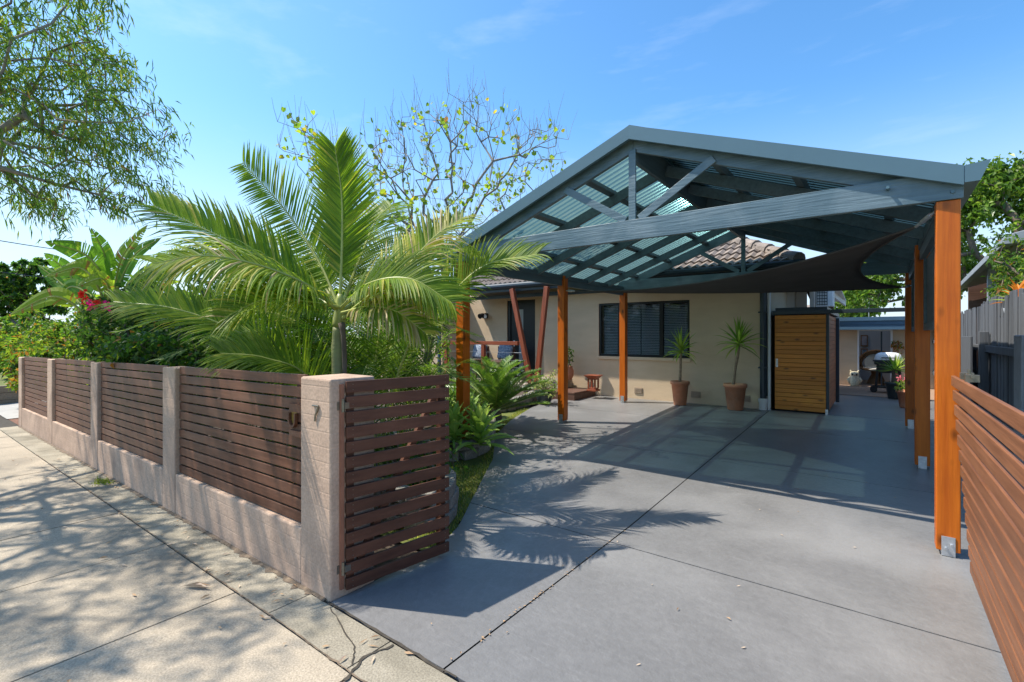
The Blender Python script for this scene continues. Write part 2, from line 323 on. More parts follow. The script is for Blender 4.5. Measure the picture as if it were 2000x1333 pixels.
# ------------------------------------------------------------ mesh builder and tagging
class MB:
    def __init__(s): s.v = []; s.f = []; s.m = []
    def add(s, vs, fs, mi=0):
        o = len(s.v); s.v.extend([tuple(x) for x in vs])
        for f in fs: s.f.append(tuple(i + o for i in f)); s.m.append(mi)
        return s
    def box(s, x0, x1, y0, y1, z0, z1, mi=0):
        vs = [(x, y, z) for z in (z0, z1) for y in (y0, y1) for x in (x0, x1)]
        return s.add(vs, [(0, 2, 3, 1), (4, 5, 7, 6), (0, 1, 5, 4), (2, 6, 7, 3), (0, 4, 6, 2), (1, 3, 7, 5)], mi)
    def bar(s, p0, p1, w, h, up=(0, 0, 1), mi=0):
        p0 = Vector(p0); p1 = Vector(p1); d = (p1 - p0).normalized(); up = Vector(up)
        sd_ = d.cross(up).normalized(); u = sd_.cross(d).normalized()
        vs = []
        for p in (p0, p1):
            for a, b in ((-1, -1), (1, -1), (1, 1), (-1, 1)): vs.append(p + sd_ * (a * w / 2) + u * (b * h / 2))
        return s.add(vs, [(3, 2, 1, 0), (4, 5, 6, 7), (0, 1, 5, 4), (1, 2, 6, 5), (2, 3, 7, 6), (3, 0, 4, 7)], mi)
    def tube(s, pts, rad, n=8, cap=True, mi=0):
        pts = [Vector(p) for p in pts]
        if not hasattr(rad, '__len__'): rad = [rad] * len(pts)
        vs = []; ref = None
        for i, p in enumerate(pts):
            d = (pts[min(i + 1, len(pts) - 1)] - pts[max(i - 1, 0)])
            d = d.normalized() if d.length > 1e-9 else Vector((0, 0, 1))
            if ref is None:
                ref = d.orthogonal().normalized()
            ref = (ref - d * ref.dot(d)); ref = ref.normalized() if ref.length > 1e-6 else d.orthogonal().normalized()
            b = d.cross(ref)
            for k in range(n):
                a = 2 * math.pi * k / n
                vs.append(p + (ref * math.cos(a) + b * math.sin(a)) * rad[i])
        fs = []
        for i in range(len(pts) - 1):
            for k in range(n):
                k2 = (k + 1) % n
                fs.append((i * n + k, i * n + k2, (i + 1) * n + k2, (i + 1) * n + k))
        if cap:
            fs.append(tuple(range(n - 1, -1, -1))); fs.append(tuple((len(pts) - 1) * n + k for k in range(n)))
        return s.add(vs, fs, mi)
    def lathe(s, c, prof, n=24, mi=0):
        c = Vector(c); vs = []; fs = []
        for r, z in prof:
            for k in range(n):
                a = 2 * math.pi * k / n; vs.append(c + Vector((r * math.cos(a), r * math.sin(a), z)))
        for i in range(len(prof) - 1):
            for k in range(n):
                k2 = (k + 1) % n; fs.append((i * n + k, i * n + k2, (i + 1) * n + k2, (i + 1) * n + k))
        return s.add(vs, fs, mi)
    def leaf(s, p, d, nrm, ln, w, droop=0.0, mi=0, fold=0.15):
        """one bent leaf: base, two shoulders, tip"""
        d = d.normalized(); sd_ = d.cross(nrm)
        sd_ = sd_.normalized() if sd_.length > 1e-5 else d.orthogonal().normalized()
        n = sd_.cross(d)
        mid = p + d * (ln * 0.45) - n * (0)
        tip = p + d * ln + Vector((0, 0, -droop * ln))
        up = n * (w * fold)
        vs = [p, mid + sd_ * (w / 2) + up, tip, mid - sd_ * (w / 2) + up]
        return s.add(vs, [(0, 1, 2), (0, 2, 3)], mi)
    def blade(s, pts, ws, side, mi=0, fold=0.0, nrm=None):
        vs = []
        for p, w in zip(pts, ws):
            o = nrm * (w * fold) if (nrm is not None and fold) else Vector((0, 0, 0))
            if fold: vs += [p + side * (w / 2) + o, p, p - side * (w / 2) + o]
            else: vs += [p + side * (w / 2), p - side * (w / 2)]
        k = 3 if fold else 2; fs = []
        for i in range(len(pts) - 1):
            for j in range(k - 1): fs.append((i * k + j, i * k + j + 1, (i + 1) * k + j + 1, (i + 1) * k + j))
        return s.add(vs, fs, mi)
    def build(s, name, mats, parent=None, smooth=False, bevel=0.0):
        me = bpy.data.meshes.new(name)
        off = Vector((0, 0, 0)); q = parent
        while q: off += q.location; q = q.parent
        me.from_pydata([(a - off.x, b - off.y, c - off.z) for a, b, c in s.v], [], s.f)
        if not isinstance(mats, (list, tuple)): mats = [mats]
        for m in mats: me.materials.append(m)
        if len(mats) > 1: me.polygons.foreach_set('material_index', s.m)
        if smooth: me.polygons.foreach_set('use_smooth', [True] * len(me.polygons))
        me.update()
        o = bpy.data.objects.new(name, me); COL.objects.link(o)
        if parent: o.parent = parent
        if bevel:
            b = o.modifiers.new('edge', 'BEVEL'); b.width = bevel; b.segments = 2; b.limit_method = 'ANGLE'; b.angle_limit = R(40)
        return o
def tag(o, label=None, cat=None, group=None, kind=None):
    if label: o['label'] = label
    if cat: o['category'] = cat
    if group: o['group'] = group
    if kind: o['kind'] = kind
    return o
def thing(name, loc, label, cat, group=None):
    o = bpy.data.objects.new(name, None); COL.objects.link(o); o.location = loc; o.empty_display_size = 0.2
    return tag(o, label, cat, group)
def copy_tree(o, loc=None, parent=None):
    c = o.copy(); COL.objects.link(c)
    if parent: c.parent = parent
    if loc is not None: c.location = loc
    for ch in list(o.children): copy_tree(ch, None, c)
    return c
def lerp(a, b, t): return a + (b - a) * t
def bez(pts, n):
    """Catmull-Rom through the points"""
    P = [Vector(p) for p in pts]; P = [P[0] * 2 - P[1]] + P + [P[-1] * 2 - P[-2]]
    out = []
    segs = len(P) - 3
    for i in range(n):
        x = i / (n - 1) * segs; k = min(int(x), segs - 1); t = x - k
        a, b, c, d = P[k:k + 4]
        out.append(0.5 * ((2 * b) + (c - a) * t + (2 * a - 5 * b + 4 * c - d) * t * t + (3 * b - a - 3 * c + d) * t ** 3))
    return out
def rnd(a, b): return random.uniform(a, b)
def rdir(zb=0.0):
    while True:
        v = Vector((rnd(-1, 1), rnd(-1, 1), rnd(-1, 1)))
        if 0.05 < v.length < 1: break
    v.normalize(); v.z += zb
    return v.normalized()

# ------------------------------------------------------------ setting: ground, path, driveway
def sheet(name, xs, ys, dz, m, kind='structure', inside=None):
    mb = MB(); nx, ny = len(xs), len(ys)
    mb.add([(x, y, G(x, y) + dz) for y in ys for x in xs],
           [(j * nx + i, j * nx + i + 1, (j + 1) * nx + i + 1, (j + 1) * nx + i) for j in range(ny - 1) for i in range(nx - 1)
            if inside is None or inside((xs[i] + xs[i + 1]) / 2, (ys[j] + ys[j + 1]) / 2)])
    return tag(mb.build(name, m, smooth=True), kind=kind)
def lin(a, b, st):
    n = max(1, int(math.ceil((b - a) / st))); return [a + (b - a) * i / n for i in range(n + 1)]

mb = MB(); mb.add([(-900, -900, -0.62), (900, -900, -0.62), (900, 900, -0.62), (-900, 900, -0.62)], [(0, 1, 2, 3)])
tag(mb.build('ground', M_turf), kind='structure')
mb = MB(); mb.add([(-120, -12, -0.45), (120, -12, -0.45), (120, -3.5, -0.45), (-120, -3.5, -0.45)], [(0, 1, 2, 3)])
tag(mb.build('road', M_asph), kind='structure')
mb = MB(); mb.box(-120, 60, -3.5, -3.35, -0.6, -0.3)
tag(mb.build('kerb', M_neigh, bevel=0.02), kind='structure')
sheet('verge', lin(-60, 30, 3), [-3.35, -2.2, -1.0], -0.05, M_turf)
sheet('garden_soil', lin(-22, 1.6, 0.6), lin(1.4, 22, 0.6), -0.03, M_soil)

# footpath slabs, 12 mm joints over a dark bed
mb = MB()
bed = MB()
def slab(mb, x0, x1, y0, y1, dz=0.0, n=3, e=0.006):
    xs = lin(x0 + e, x1 - e, (x1 - x0) / n); ys = lin(y0 + e, y1 - e, (y1 - y0) / n)
    nx = len(xs)
    mb.add([(x, y, G(x, y) + dz) for y in ys for x in xs],
           [(j * nx + i, j * nx + i + 1, (j + 1) * nx + i + 1, (j + 1) * nx + i) for j in range(len(ys) - 1) for i in range(nx - 1)])
    ring = [(x0 + e, y0 + e), (x1 - e, y0 + e), (x1 - e, y1 - e), (x0 + e, y1 - e)]
    for i in range(4):
        a = ring[i]; b = ring[(i + 1) % 4]
        mb.add([(a[0], a[1], G(*a) + dz), (b[0], b[1], G(*b) + dz), (b[0], b[1], G(*b) + dz - 0.025), (a[0], a[1], G(*a) + dz - 0.025)], [(3, 2, 1, 0)])
px_ = [3.2, 1.9, 0.6, -0.65, -1.85, -3.0, -4.15, -5.25, -6.5] + [-7.7 - 1.15 * i for i in range(14)]
for i in range(len(px_) - 1):
    slab(mb, px_[i + 1], px_[i], -1.0, 1.265, rnd(-0.002, 0.002))
tag(mb.build('footpath', M_path), kind='structure')
mb = MB()
sx_ = [3.2, -1.9, -2.62, -4.6, -6.9, -9.2, -12.45]
for i in range(len(sx_) - 1):
    slab(mb, sx_[i + 1], sx_[i], 1.265, 1.515, 0.002, 3, 0.004)
tag(mb.build('footpath_edging', M_pathd), kind='structure')
sheet('footpath_bed', lin(-24, 3.2, 1), [-1.0, 0.3, 1.6], -0.02, M_joint)

# driveway slabs; the left side follows the lawn in a curve
def drive_left(y):
    K = [(1.5, -2.44), (2.3, -2.44), (2.75, -2.62), (3.22, -2.92), (3.8, -3.28), (4.43, -3.66), (5.4, -4.42), (6.4, -4.9), (7.55, -5.3), (8.4, -5.5), (30, -5.5)]
    for (a, x0), (b, x1) in zip(K, K[1:]):
        if a <= y <= b: return x0 + (x1 - x0) * (y - a) / (b - a)
    return K[0][1]
mb = MB()
JX = -1.55
for (y0, y1) in ((1.525, 3.2), (3.2, 5.82), (5.82, 8.0), (8.0, 9.74)):
    ys = lin(y0 + 0.006, y1 - 0.006, 0.12)
    for side in (0, 1):
        xa = (lambda y: drive_left(y)) if side == 0 else (lambda y: JX + 0.005)
        xb = (lambda y: JX - 0.005) if side == 0 else (lambda y: 0.93)
        nx = 9
        vs = [(lerp(xa(y), xb(y), i / (nx - 1)), y, G(lerp(xa(y), xb(y), i / (nx - 1)), y) + 0.004) for y in ys for i in range(nx)]
        mb.add(vs, [(j * nx + i, j * nx + i + 1, (j + 1) * nx + i + 1, (j + 1) * nx + i) for j in range(len(ys) - 1) for i in range(nx - 1)])
        for j in (0, len(ys) - 1):
            y = ys[j]
            mb.add([(xa(y), y, G(xa(y), y) + 0.004), (xb(y), y, G(xb(y), y) + 0.004), (xb(y), y, G(xb(y), y) - 0.022), (xa(y), y, G(xa(y), y) - 0.022)], [(0, 1, 2, 3)])
ys = lin(9.75, 15.0, 0.5)
xs = lin(-0.95, 1.25, 0.4)
mb.add([(x, y, G(x, y) + 0.004) for y in ys for x in xs], [(j * len(xs) + i, j * len(xs) + i + 1, (j + 1) * len(xs) + i + 1, (j + 1) * len(xs) + i) for j in range(len(ys) - 1) for i in range(len(xs) - 1)])
tag(mb.build('driveway', M_drive), kind='structure')
sheet('driveway_bed', lin(-2.42, 1.27, 0.5), lin(1.5, 9.75, 0.4), -0.012, M_joint)
mb = MB()   # fine cracks in footpath corner and driveway
def crack(pts, w, dz):
    P = [Vector((x, y, G(x, y) + dz)) for x, y in pts]
    Q = []
    for a, b in zip(P, P[1:]):
        for k in range(8):
            q = a.lerp(b, k / 8); q.x += rnd(-.006, .006); q.y += rnd(-.006, .006); Q.append(q)
    d = (P[-1] - P[0]).normalized(); s_ = Vector((-d.y, d.x, 0))
    mb.blade(Q, [w * rnd(0.4, 1.2) for _ in Q], s_)
crack([(-2.4, 1.5), (-2.0, 1.38), (-1.88, 1.28)], 0.008, 0.005)
crack([(-1.86, 1.5), (-1.9, 1.36), (-1.83, 1.2)], 0.018, 0.006)
crack([(-1.83, 1.2), (-1.92, 0.9), (-2.25, 0.6), (-2.3, 0.3)], 0.006, 0.005)
crack([(-2.45, 1.522), (-1.9, 1.518), (-1.4, 1.522)], 0.016, 0.007)
tag(mb.build('pavement_cracks', M_joint), kind='structure')
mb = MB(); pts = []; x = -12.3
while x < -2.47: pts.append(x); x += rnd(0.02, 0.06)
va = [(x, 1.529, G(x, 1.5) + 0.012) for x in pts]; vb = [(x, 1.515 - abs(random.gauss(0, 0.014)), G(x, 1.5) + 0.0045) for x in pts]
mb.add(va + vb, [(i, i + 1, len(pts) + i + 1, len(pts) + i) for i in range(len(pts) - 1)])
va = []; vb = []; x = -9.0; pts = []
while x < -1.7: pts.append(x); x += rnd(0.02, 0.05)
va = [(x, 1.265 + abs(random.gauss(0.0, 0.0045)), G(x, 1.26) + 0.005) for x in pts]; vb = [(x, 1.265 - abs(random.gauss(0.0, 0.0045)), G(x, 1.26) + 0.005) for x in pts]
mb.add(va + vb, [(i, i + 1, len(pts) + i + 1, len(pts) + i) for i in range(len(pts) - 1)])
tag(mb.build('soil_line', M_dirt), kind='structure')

# lawn patch beside the driveway and rear paving
sheet('lawn', lin(-6.0, -2.3, 0.1), lin(2.3, 7.6, 0.1), -0.008, M_turf, inside=lambda x, y: drive_left(y) - 1.3 < x < drive_left(y) + 0.03)
mb = MB()
for _ in range(9000):
    y = rnd(2.35, 7.4); x = drive_left(y) - abs(random.gauss(0, 0.42)) - 0.0
    if y > 4.1 and x < drive_left(y) - 0.14: continue
    if x < -4.3 and y < 4.3: continue
    p = Vector((x, y, G(x, y) - 0.008)); d = rdir(1.4); h = rnd(0.025, 0.06)
    s_ = Vector((rnd(-1, 1), rnd(-1, 1), 0)).normalized() * 0.0035
    mb.add([p - s_, p + s_, p + d * h], [(0, 1, 2)], random.choice((0, 0, 1, 2)))
M_g1 = leafm('grass_green', (0.16, 0.22, 0.035)); M_g2 = leafm('grass_olive', (0.26, 0.26, 0.05)); M_g3 = leafm('grass_straw', (0.42, 0.36, 0.14))
tag(mb.build('lawn_grass', [M_g1, M_g2, M_g3]), 'short patchy lawn grass between the open gate and the driveway', 'grass', kind='stuff')
sheet('rear_paving', lin(-2.5, 1.3, 0.5), lin(15.0, 21, 0.5), 0.012, M_pave)
sheet('mulch_bed', lin(-13.9, -12.5, 0.35), lin(1.56, 2.3, 0.25), -0.015, M_mulch)
sheet('neighbour_driveway', lin(-17.2, -13.9, 0.5), lin(1.54, 2.6, 0.5), -0.005, M_neigh)

# ------------------------------------------------------------ house
YW = 9.72                 # front wall plane
house = thing('house', (-4, YW, 0.15), 'single storey beige rendered house with brown tiled roof behind the carport', 'house')
WX0, WX1, WZT = -6.44, -1.60, 2.66
wx0, wx1, wz0, wz1 = -4.97, -2.98, 1.04, 2.2
mb = MB()
mb.box(WX0, wx0, YW, YW + 0.24, 0.0, WZT); mb.box(wx1, WX1, YW, YW + 0.24, 0.0, WZT)
mb.box(wx0, wx1, YW, YW + 0.24, 0.0, wz0 - 0.004); mb.box(wx0, wx1, YW, YW + 0.24, wz1 + 0.003, WZT)
mb.box(WX1 - 0.24, WX1, YW + 0.243, 14.5, 0.0, WZT)                       # right side wall
mb.box(WX0, WX0 + 0.24, YW + 0.243, 11.0, 0.0, WZT)                       # porch reveal
mb.box(-9.7, -8.17, 10.5, 10.74, 0.0, WZT)                              # porch back wall left of the door
mb.box(-7.23, WX0 - 0.003, 10.5, 10.74, 0.0, WZT)
mb.box(-8.17, -7.23, 10.5, 10.74, 2.45, WZT)
mb.box(-12.5, -9.7, YW - 0.2, YW + 0.04, 0.0, WZT); mb.box(-9.94, -9.7, YW + 0.043, 10.74, 0.0, WZT)
mb.build('wall', M_wall, house)
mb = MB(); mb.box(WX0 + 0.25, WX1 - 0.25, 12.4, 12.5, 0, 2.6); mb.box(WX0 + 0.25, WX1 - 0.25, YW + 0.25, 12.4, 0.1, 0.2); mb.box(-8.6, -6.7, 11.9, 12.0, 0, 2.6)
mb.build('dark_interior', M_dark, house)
mb = MB()   # slim render band under the window and the base vents
mb.box(wx0 - 0.03, wx1 + 0.03, YW - 0.03, YW - 0.002, wz0 - 0.07, wz0 - 0.003)
mb.build('window_sill', M_wall, house, bevel=0.006)
# window: frame, three lights, blinds, glass
wf = MB(); fw = 0.045
wf.box(wx0, wx1, YW + 0.02, YW + 0.09, wz1 - fw, wz1); wf.box(wx0, wx1, YW + 0.02, YW + 0.09, wz0, wz0 + fw)
for x, w in ((wx0, 0.05), (wx1 - 0.05, 0.05), (wx0 + 0.45, 0.085), (wx1 - 0.62, 0.075)):
    wf.box(x, x + w, YW + 0.017, YW + 0.092, wz0 + fw, wz1 - fw)
win = wf.build('window', M_black, house, bevel=0.004)
mb = MB(); mb.box(wx0 + 0.05, wx1 - 0.05, YW + 0.052, YW + 0.058, wz0 + 0.045, wz1 - 0.045); mb.build('pane', M_glass, win)
mb = MB(); nb = 31
for i in range(nb):
    z = lerp(wz0 + 0.06, wz1 - 0.07, i / (nb - 1))
    for a, b in ((wx0 + 0.06, wx0 + 0.46), (wx0 + 0.53, wx0 + 0.92), (wx0 + 0.94, wx1 - 0.62), (wx1 - 0.56, wx1 - 0.06)):
        c = Vector(((a + b) / 2, YW + 0.14, z)); dz = 0.012
        mb.add([(a, YW + 0.12, z - dz), (b, YW + 0.12, z - dz), (b, YW + 0.165, z + dz), (a, YW + 0.165, z + dz)], [(0, 1, 2, 3)])
for x in (wx0 + 0.95, wx0 + 0.55, wx1 - 0.65, wx1 - 0.12):
    mb.tube([(x, YW + 0.14, wz0 + 0.05), (x, YW + 0.14, wz1 - 0.05)], 0.003, 5)
mb.build('blind', M_blind, win)
# air vents at the foot of the wall
for x, z in ((-4.13, 0.27), (-2.06, 0.27), (-2.95, 0.27)):
    mb = MB(); mb.box(x, x + 0.18, YW - 0.012, YW - 0.002, z, z + 0.12)
    for k in range(4): mb.box(x + 0.015, x + 0.165, YW - 0.02, YW - 0.0125, z + 0.012 + k * 0.027, z + 0.026 + k * 0.027)
    mb.build('air_vent', M_tan, house)
# door with handle and pale glass strip
DY = 10.56
mb = MB(); mb.box(-8.17, -8.08, DY - 0.03, DY + 0.08, 0.3, 2.45); mb.box(-7.32, -7.23, DY - 0.03, DY + 0.08, 0.3, 2.45); mb.box(-8.08, -7.32, DY - 0.03, DY + 0.08, 2.36, 2.45)
mb.box(-8.08, -7.82, DY, DY + 0.04, 0.3, 2.36); mb.box(-7.66, -7.32, DY, DY + 0.04, 0.3, 2.36); mb.box(-7.82, -7.66, DY, DY + 0.04, 0.3, 0.5); mb.box(-7.82, -7.66, DY, DY + 0.04, 2.2, 2.36)
door = mb.build('door', M_black, house)
mb = MB(); mb.box(-7.82, -7.66, DY + 0.015, DY + 0.022, 0.5, 2.2); mb.build('glass_strip', mat('frosted_glass', (0.32, 0.36, 0.37), 0.35, 0.05, 3), door)
mb = MB(); mb.tube([(-7.96, DY - 0.05, 1.28), (-7.84, DY - 0.05, 1.28)], 0.011); mb.box(-7.985, -7.94, DY - 0.012, DY - 0.001, 1.18, 1.36); mb.tube([(-7.962, DY - 0.05, 1.28), (-7.962, DY, 1.28)], 0.009)
mb.build('handle', M_steel, door)
# twin spot lamp on the porch wall
mb = MB(); mb.box(-9.02, -8.86, 10.44, 10.498, 1.98, 2.12); mb.tube([(-8.98, 10.42, 2.08), (-8.98, 10.28, 2.03)], [0.055, 0.075], 12); mb.tube([(-8.86, 10.42, 2.08), (-8.8, 10.3, 2.03)], [0.055, 0.075], 12)
lamp = mb.build('wall_lamp', M_black, house)
mb = MB(); mb.tube([(-8.8, 10.299, 2.03), (-8.799, 10.292, 2.028)], 0.06, 12); mb.build('lens', M_white, lamp)
# roof: hip with real tile courses, gutter, eaves
EZ, EY, TP = 2.74, 9.24, 0.53
HX = -1.05                         # right hip corner
def tile_plane(p0, du, dv, nu, nv, ulen, vlen, cliprule):
    """tile field: u along the eave, v up the slope"""
    mb = MB(); du = Vector(du).normalized(); dv = Vector(dv).normalized(); n = du.cross(dv)
    if n.z < 0: n = -n
    row = 0.30; colw = 0.15
    for j in range(nv):
        v0 = j * row
        us = [i * colw / 6 for i in range(int(ulen / colw * 6) + 1)]
        vs = []; keep = []
        for u in us:
            ph = (u / colw + 0.5 * 0) % 1
            w = 0.018 * math.sin(2 * math.pi * ph) + 0.006 * math.sin(4 * math.pi * ph)
            for (vv, hh) in ((v0, 0.0), (v0, 0.042), (v0 + row + 0.01, 0.006)):
                vs.append(Vector(p0) + du * u + dv * vv + n * (hh + w))
            keep.append(cliprule(u, v0 + row * 0.5))
        fs = []
        for i in range(len(us) - 1):
            if keep[i]:
                for k in (0, 1): fs.append((i * 3 + k, (i + 1) * 3 + k, (i + 1) * 3 + k + 1, i * 3 + k + 1))
        mb.add(vs, fs)
    return mb
sl_ = math.sqrt(1 + TP * TP)
LX = -9.2
mb = tile_plane((HX, EY, EZ), (-1, 0, 0), (0, 1, TP), 0, 11, HX - LX, 3.2, lambda u, v: u > v / sl_ - 0.05)
roof = mb.build('roof', M_tile, house)
mb = tile_plane((HX, EY, EZ), (0, 1, 0), (-1, 0, TP), 0, 11, 7, 3.2, lambda u, v: u > v / sl_ - 0.05)
mb.build('hip_end', M_tile, roof)
mb = MB()
for i in range(12):
    a = Vector((HX, EY, EZ + 0.05)) + Vector((-1, 1, TP)) * (i * 0.26); b = a + Vector((-1, 1, TP)) * 0.29
    mb.tube([a - Vector((0, 0, .03)), b - Vector((0, 0, .05))], [0.12, 0.10], 10)
mb.build('hip_capping', M_tile, roof, smooth=False)
mb = MB()
mb.tube([(HX + 0.02, EY - 0.05, EZ - 0.05), (LX, EY - 0.05, EZ - 0.05)], 0.065, 10)
mb.box(LX, HX, EY - 0.005, EY + 0.02, EZ - 0.18, EZ + 0.02)
mb.box(HX - 0.02, HX + 0.004, EY + 0.022, 15, EZ - 0.18, EZ + 0.02); mb.tube([(HX + 0.05, EY - 0.06, EZ - 0.05), (HX + 0.05, 15, EZ - 0.05)], 0.065, 10)
mb.build('gutter', M_navy, house, smooth=False)
mb = MB(); mb.box(LX, HX - 0.03, EY + 0.025, 10.5, EZ - 0.12, EZ - 0.1); mb.box(LX + .05, WX1, YW - 0.06, YW - 0.003, WZT - 0.22, WZT - 0.13)
mb.build('eaves_lining', M_navy, house)
mb = MB()
mb.tube([(WX1 - 0.06, YW - 0.06, 0.33), (WX1 - 0.06, YW - 0.06, 2.6)], 0.052, 10)
mb.box(WX1 - 0.115, WX1 + 0.0, YW - 0.02, YW - 0.004, 0.4, 2.6)
for z in (0.9, 1.9): mb.box(WX1 - 0.13, WX1 + 0.01, YW - 0.13, YW - 0.001, z, z + 0.025)
dp = mb.build('downpipe', M_navy, house)
mb = MB(); mb.lathe((WX1 - 0.06, YW - 0.06, G(-1.7, 9.6)), [(0.07, 0), (0.07, 0.14), (0.082, 0.14), (0.082, 0.2), (0.06, 0.21)], 14); mb.build('pipe_socket', M_white, dp)
mb = MB(); mb.tube([(WX1 + 0.035, YW - 0.03, 0.15), (WX1 + 0.035, YW - 0.03, 2.4)], 0.026, 8); mb.build('conduit', M_white, house)
p0 = onY(858, 690, YW - 0.3)
mb = MB(); mb.tube([(p0.x, p0.y, 0.1), (p0.x, p0.y, 2.55)], 0.05, 10); mb.build('downpipe', M_navyd, house)
# porch: deck, V posts, rail with wires
mb = MB()
for i in range(9): mb.box(-9.6, WX0 - 0.004, 9.02 + i * 0.165, 9.02 + i * 0.165 + 0.158, 0.30, 0.36)
mb.box(-9.6, WX0 - 0.01, 9.06, 9.085, 0.06, 0.296)
mb.build('porch_deck', M_deck, house, bevel=0.004)
for (u0, v0, u1, v1) in ((1000, 560, 1037, 748), (1068, 560, 1048, 752)):
    a = onY(u0, v0, 9.12); b = onY(u1, v1, 9.12 if u0 == 1000 else 9.14); a.z = 2.6; b.z = 0.365
    mb = MB(); mb.bar(b, a, 0.11, 0.09, (0, 1, 0)); mb.build('leaning_post', M_red, house, bevel=0.005)
a = onY(868, 671, 9.16); b = onY(1013, 671, 9.16)
mb = MB(); mb.box(a.x, b.x, 9.11, 9.2, 1.26, 1.35); rail = mb.build('rail', M_redx, house, bevel=0.005)
for u in (872, 944):
    c = onY(u, 700, 9.15); mb = MB(); mb.box(c.x - 0.045, c.x + 0.045, 9.115, 9.195, 0.36, 1.258); mb.build('rail_post', M_red, rail)
for k, z in enumerate((0.55, 0.73, 0.9, 1.08)):
    mb = MB(); mb.tube([(a.x, 9.15, z), (b.x + 0.42 - z * 0.3, 9.15, z)], 0.002, 6); mb.tube([(b.x + 0.2 - z * 0.3, 9.15, z), (b.x + 0.4 - z * 0.3, 9.15, z)], 0.006, 6); mb.build('wire', M_greyp, rail)

# patio chairs with cushions on the porch
for u, lab in ((928, 'blue patterned cushion chair on the porch, left of the rail post'), (978, 'blue patterned cushion chair on the porch beside the rail near the door')):
    c = onY(u, 700, 9.85); t = thing('porch_chair', (c.x, 9.85, 0.36), lab, 'chair', 'cushioned chairs on the porch')
    mb = MB()
    for dx in (-0.25, 0.25):
        for dy in (-0.25, 0.25): mb.box(c.x + dx - .025, c.x + dx + .025, 9.85 + dy - .025, 9.85 + dy + .025, 0.36, 0.72 if dy < 0 else 1.2)
    mb.box(c.x - .29, c.x + .29, 9.56, 10.12, 0.722, 0.75); mb.build('frame', M_step, t)
    mb = MB(); mb.box(c.x - .23, c.x + .23, 9.6, 10.05, 0.752, 0.85); mb.build('seat', M_step, t, bevel=0.03)
    mb = MB(); mb.bar((c.x, 9.98, 0.86), (c.x + 0.03, 10.06, 1.24), 0.44, 0.12, (0, 1, 0)); mb.build('cushion', M_cush, t, smooth=True, bevel=0.05)

# timber steps to the porch
st = thing('porch_steps', onY(1145, 775, 9.2), 'brown timber step with pale upper step beside the porch and window wall', 'steps')
mb = MB(); gz = 0.1
x0, x1 = -6.4, -5.02
for i in range(5): mb.box(x0, x1, 8.72 + i * 0.19, 8.72 + i * 0.19 + 0.182, 0.27, 0.305)
mb.box(x0, x1, 8.725, 8.75, gz, 0.268); mb.box(x1 - 0.03, x1 - 0.003, 8.752, 9.66, gz, 0.268)
mb.build('lower_step', M_step, st, bevel=0.004)
mb = MB(); x2 = -5.62
for i in range(3): mb.box(x0, x2, 9.12 + i * 0.19, 9.12 + i * 0.19 + 0.182, 0.45, 0.485)
mb.box(x0, x2, 9.13, 9.155, 0.306, 0.448); mb.box(x2 - 0.03, x2 - 0.003, 9.157, 9.68, 0.306, 0.448)
mb.build('upper_step', M_deck, st, bevel=0.004)
# wooden garden lantern on the step
c = onY(1159, 748, 9.25); c = Vector((c.x, 9.25, 0.306))
t = thing('garden_lantern', c, 'small dark red wooden lantern standing on the brown step', 'lantern')
mb = MB(); mb.box(c.x - .11, c.x + .11, c.y - .11, c.y + .11, .306, .345); mb.box(c.x - .085, c.x + .085, c.y - .085, c.y + .085, .346, .375); mb.build('base', M_red, t, bevel=0.005)
mb = MB()
for dx in (-.075, .075):
    for dy in (-.075, .075): mb.box(c.x + dx - .015, c.x + dx + .015, c.y + dy - .015, c.y + dy + .015, .376, .56)
for dx in (-.025, .025): mb.box(c.x + dx - .005, c.x + dx + .005, c.y - .08, c.y - .07, .376, .56)
mb.box(c.x - .09, c.x + .09, c.y - .09, c.y + .09, .55, .575); mb.build('cage', M_red, t)
mb = MB(); mb.add([(c.x - .09, c.y - .09, .577), (c.x + .09, c.y - .09, .577), (c.x + .09, c.y + .09, .577), (c.x - .09, c.y + .09, .577),
    (c.x - .155, c.y - .155, .645), (c.x + .155, c.y - .155, .645), (c.x + .155, c.y + .155, .645), (c.x - .155, c.y + .155, .645), (c.x - .05, c.y - .05, .64), (c.x + .05, c.y - .05, .64), (c.x + .05, c.y + .05, .64), (c.x - .05, c.y + .05, .64)],
    [(3, 2, 1, 0)] + [(i, (i + 1) % 4, 4 + (i + 1) % 4, 4 + i) for i in range(4)] + [(4 + i, 4 + (i + 1) % 4, 8 + (i + 1) % 4, 8 + i) for i in range(4)] + [(8, 9, 10, 11)])
mb.build('roof', M_red, t)

# ------------------------------------------------------------ timber storage shed
sh = thing('storage_shed', (-1.1, 10.4, 0.15), 'tall orange pine board shed with flat dark roof at the corner of the house', 'shed')
gx = G(-1, 9.8); SX0, SX1, SY0, SY1, SZ = -1.49, -0.70, YW + 0.03, 11.9, 1.86
def boards(name, plan, m, z0, z1, n):
    mb = MB(); h = (z1 - z0) / n
    for i in range(n): mb.box(*plan, z0 + i * h + 0.0018, z0 + (i + 1) * h - 0.0018)
    return mb.build(name, m, sh, bevel=0.004)
d_ = boards('door', (SX0 + 0.01, SX1 - 0.01, SY0 - 0.035, SY0 - 0.012), M_shed, gx + 0.03, SZ - 0.01, 22)
mb = MB(); mb.box(SX0 + 0.035, SX0 + 0.05, SY0 - 0.06, SY0 - 0.036, 0.95, 1.06); mb.box(SX0 + 0.025, SX0 + 0.06, SY0 - 0.0405, SY0 - 0.0355, 0.93, 1.08); mb.build('handle', M_steel, d_)
boards('side_boards', (SX1 - 0.008, SX1 + 0.012, SY0 + 0.05, SY1), M_sheds, gx + 0.03, SZ - 0.01, 22)
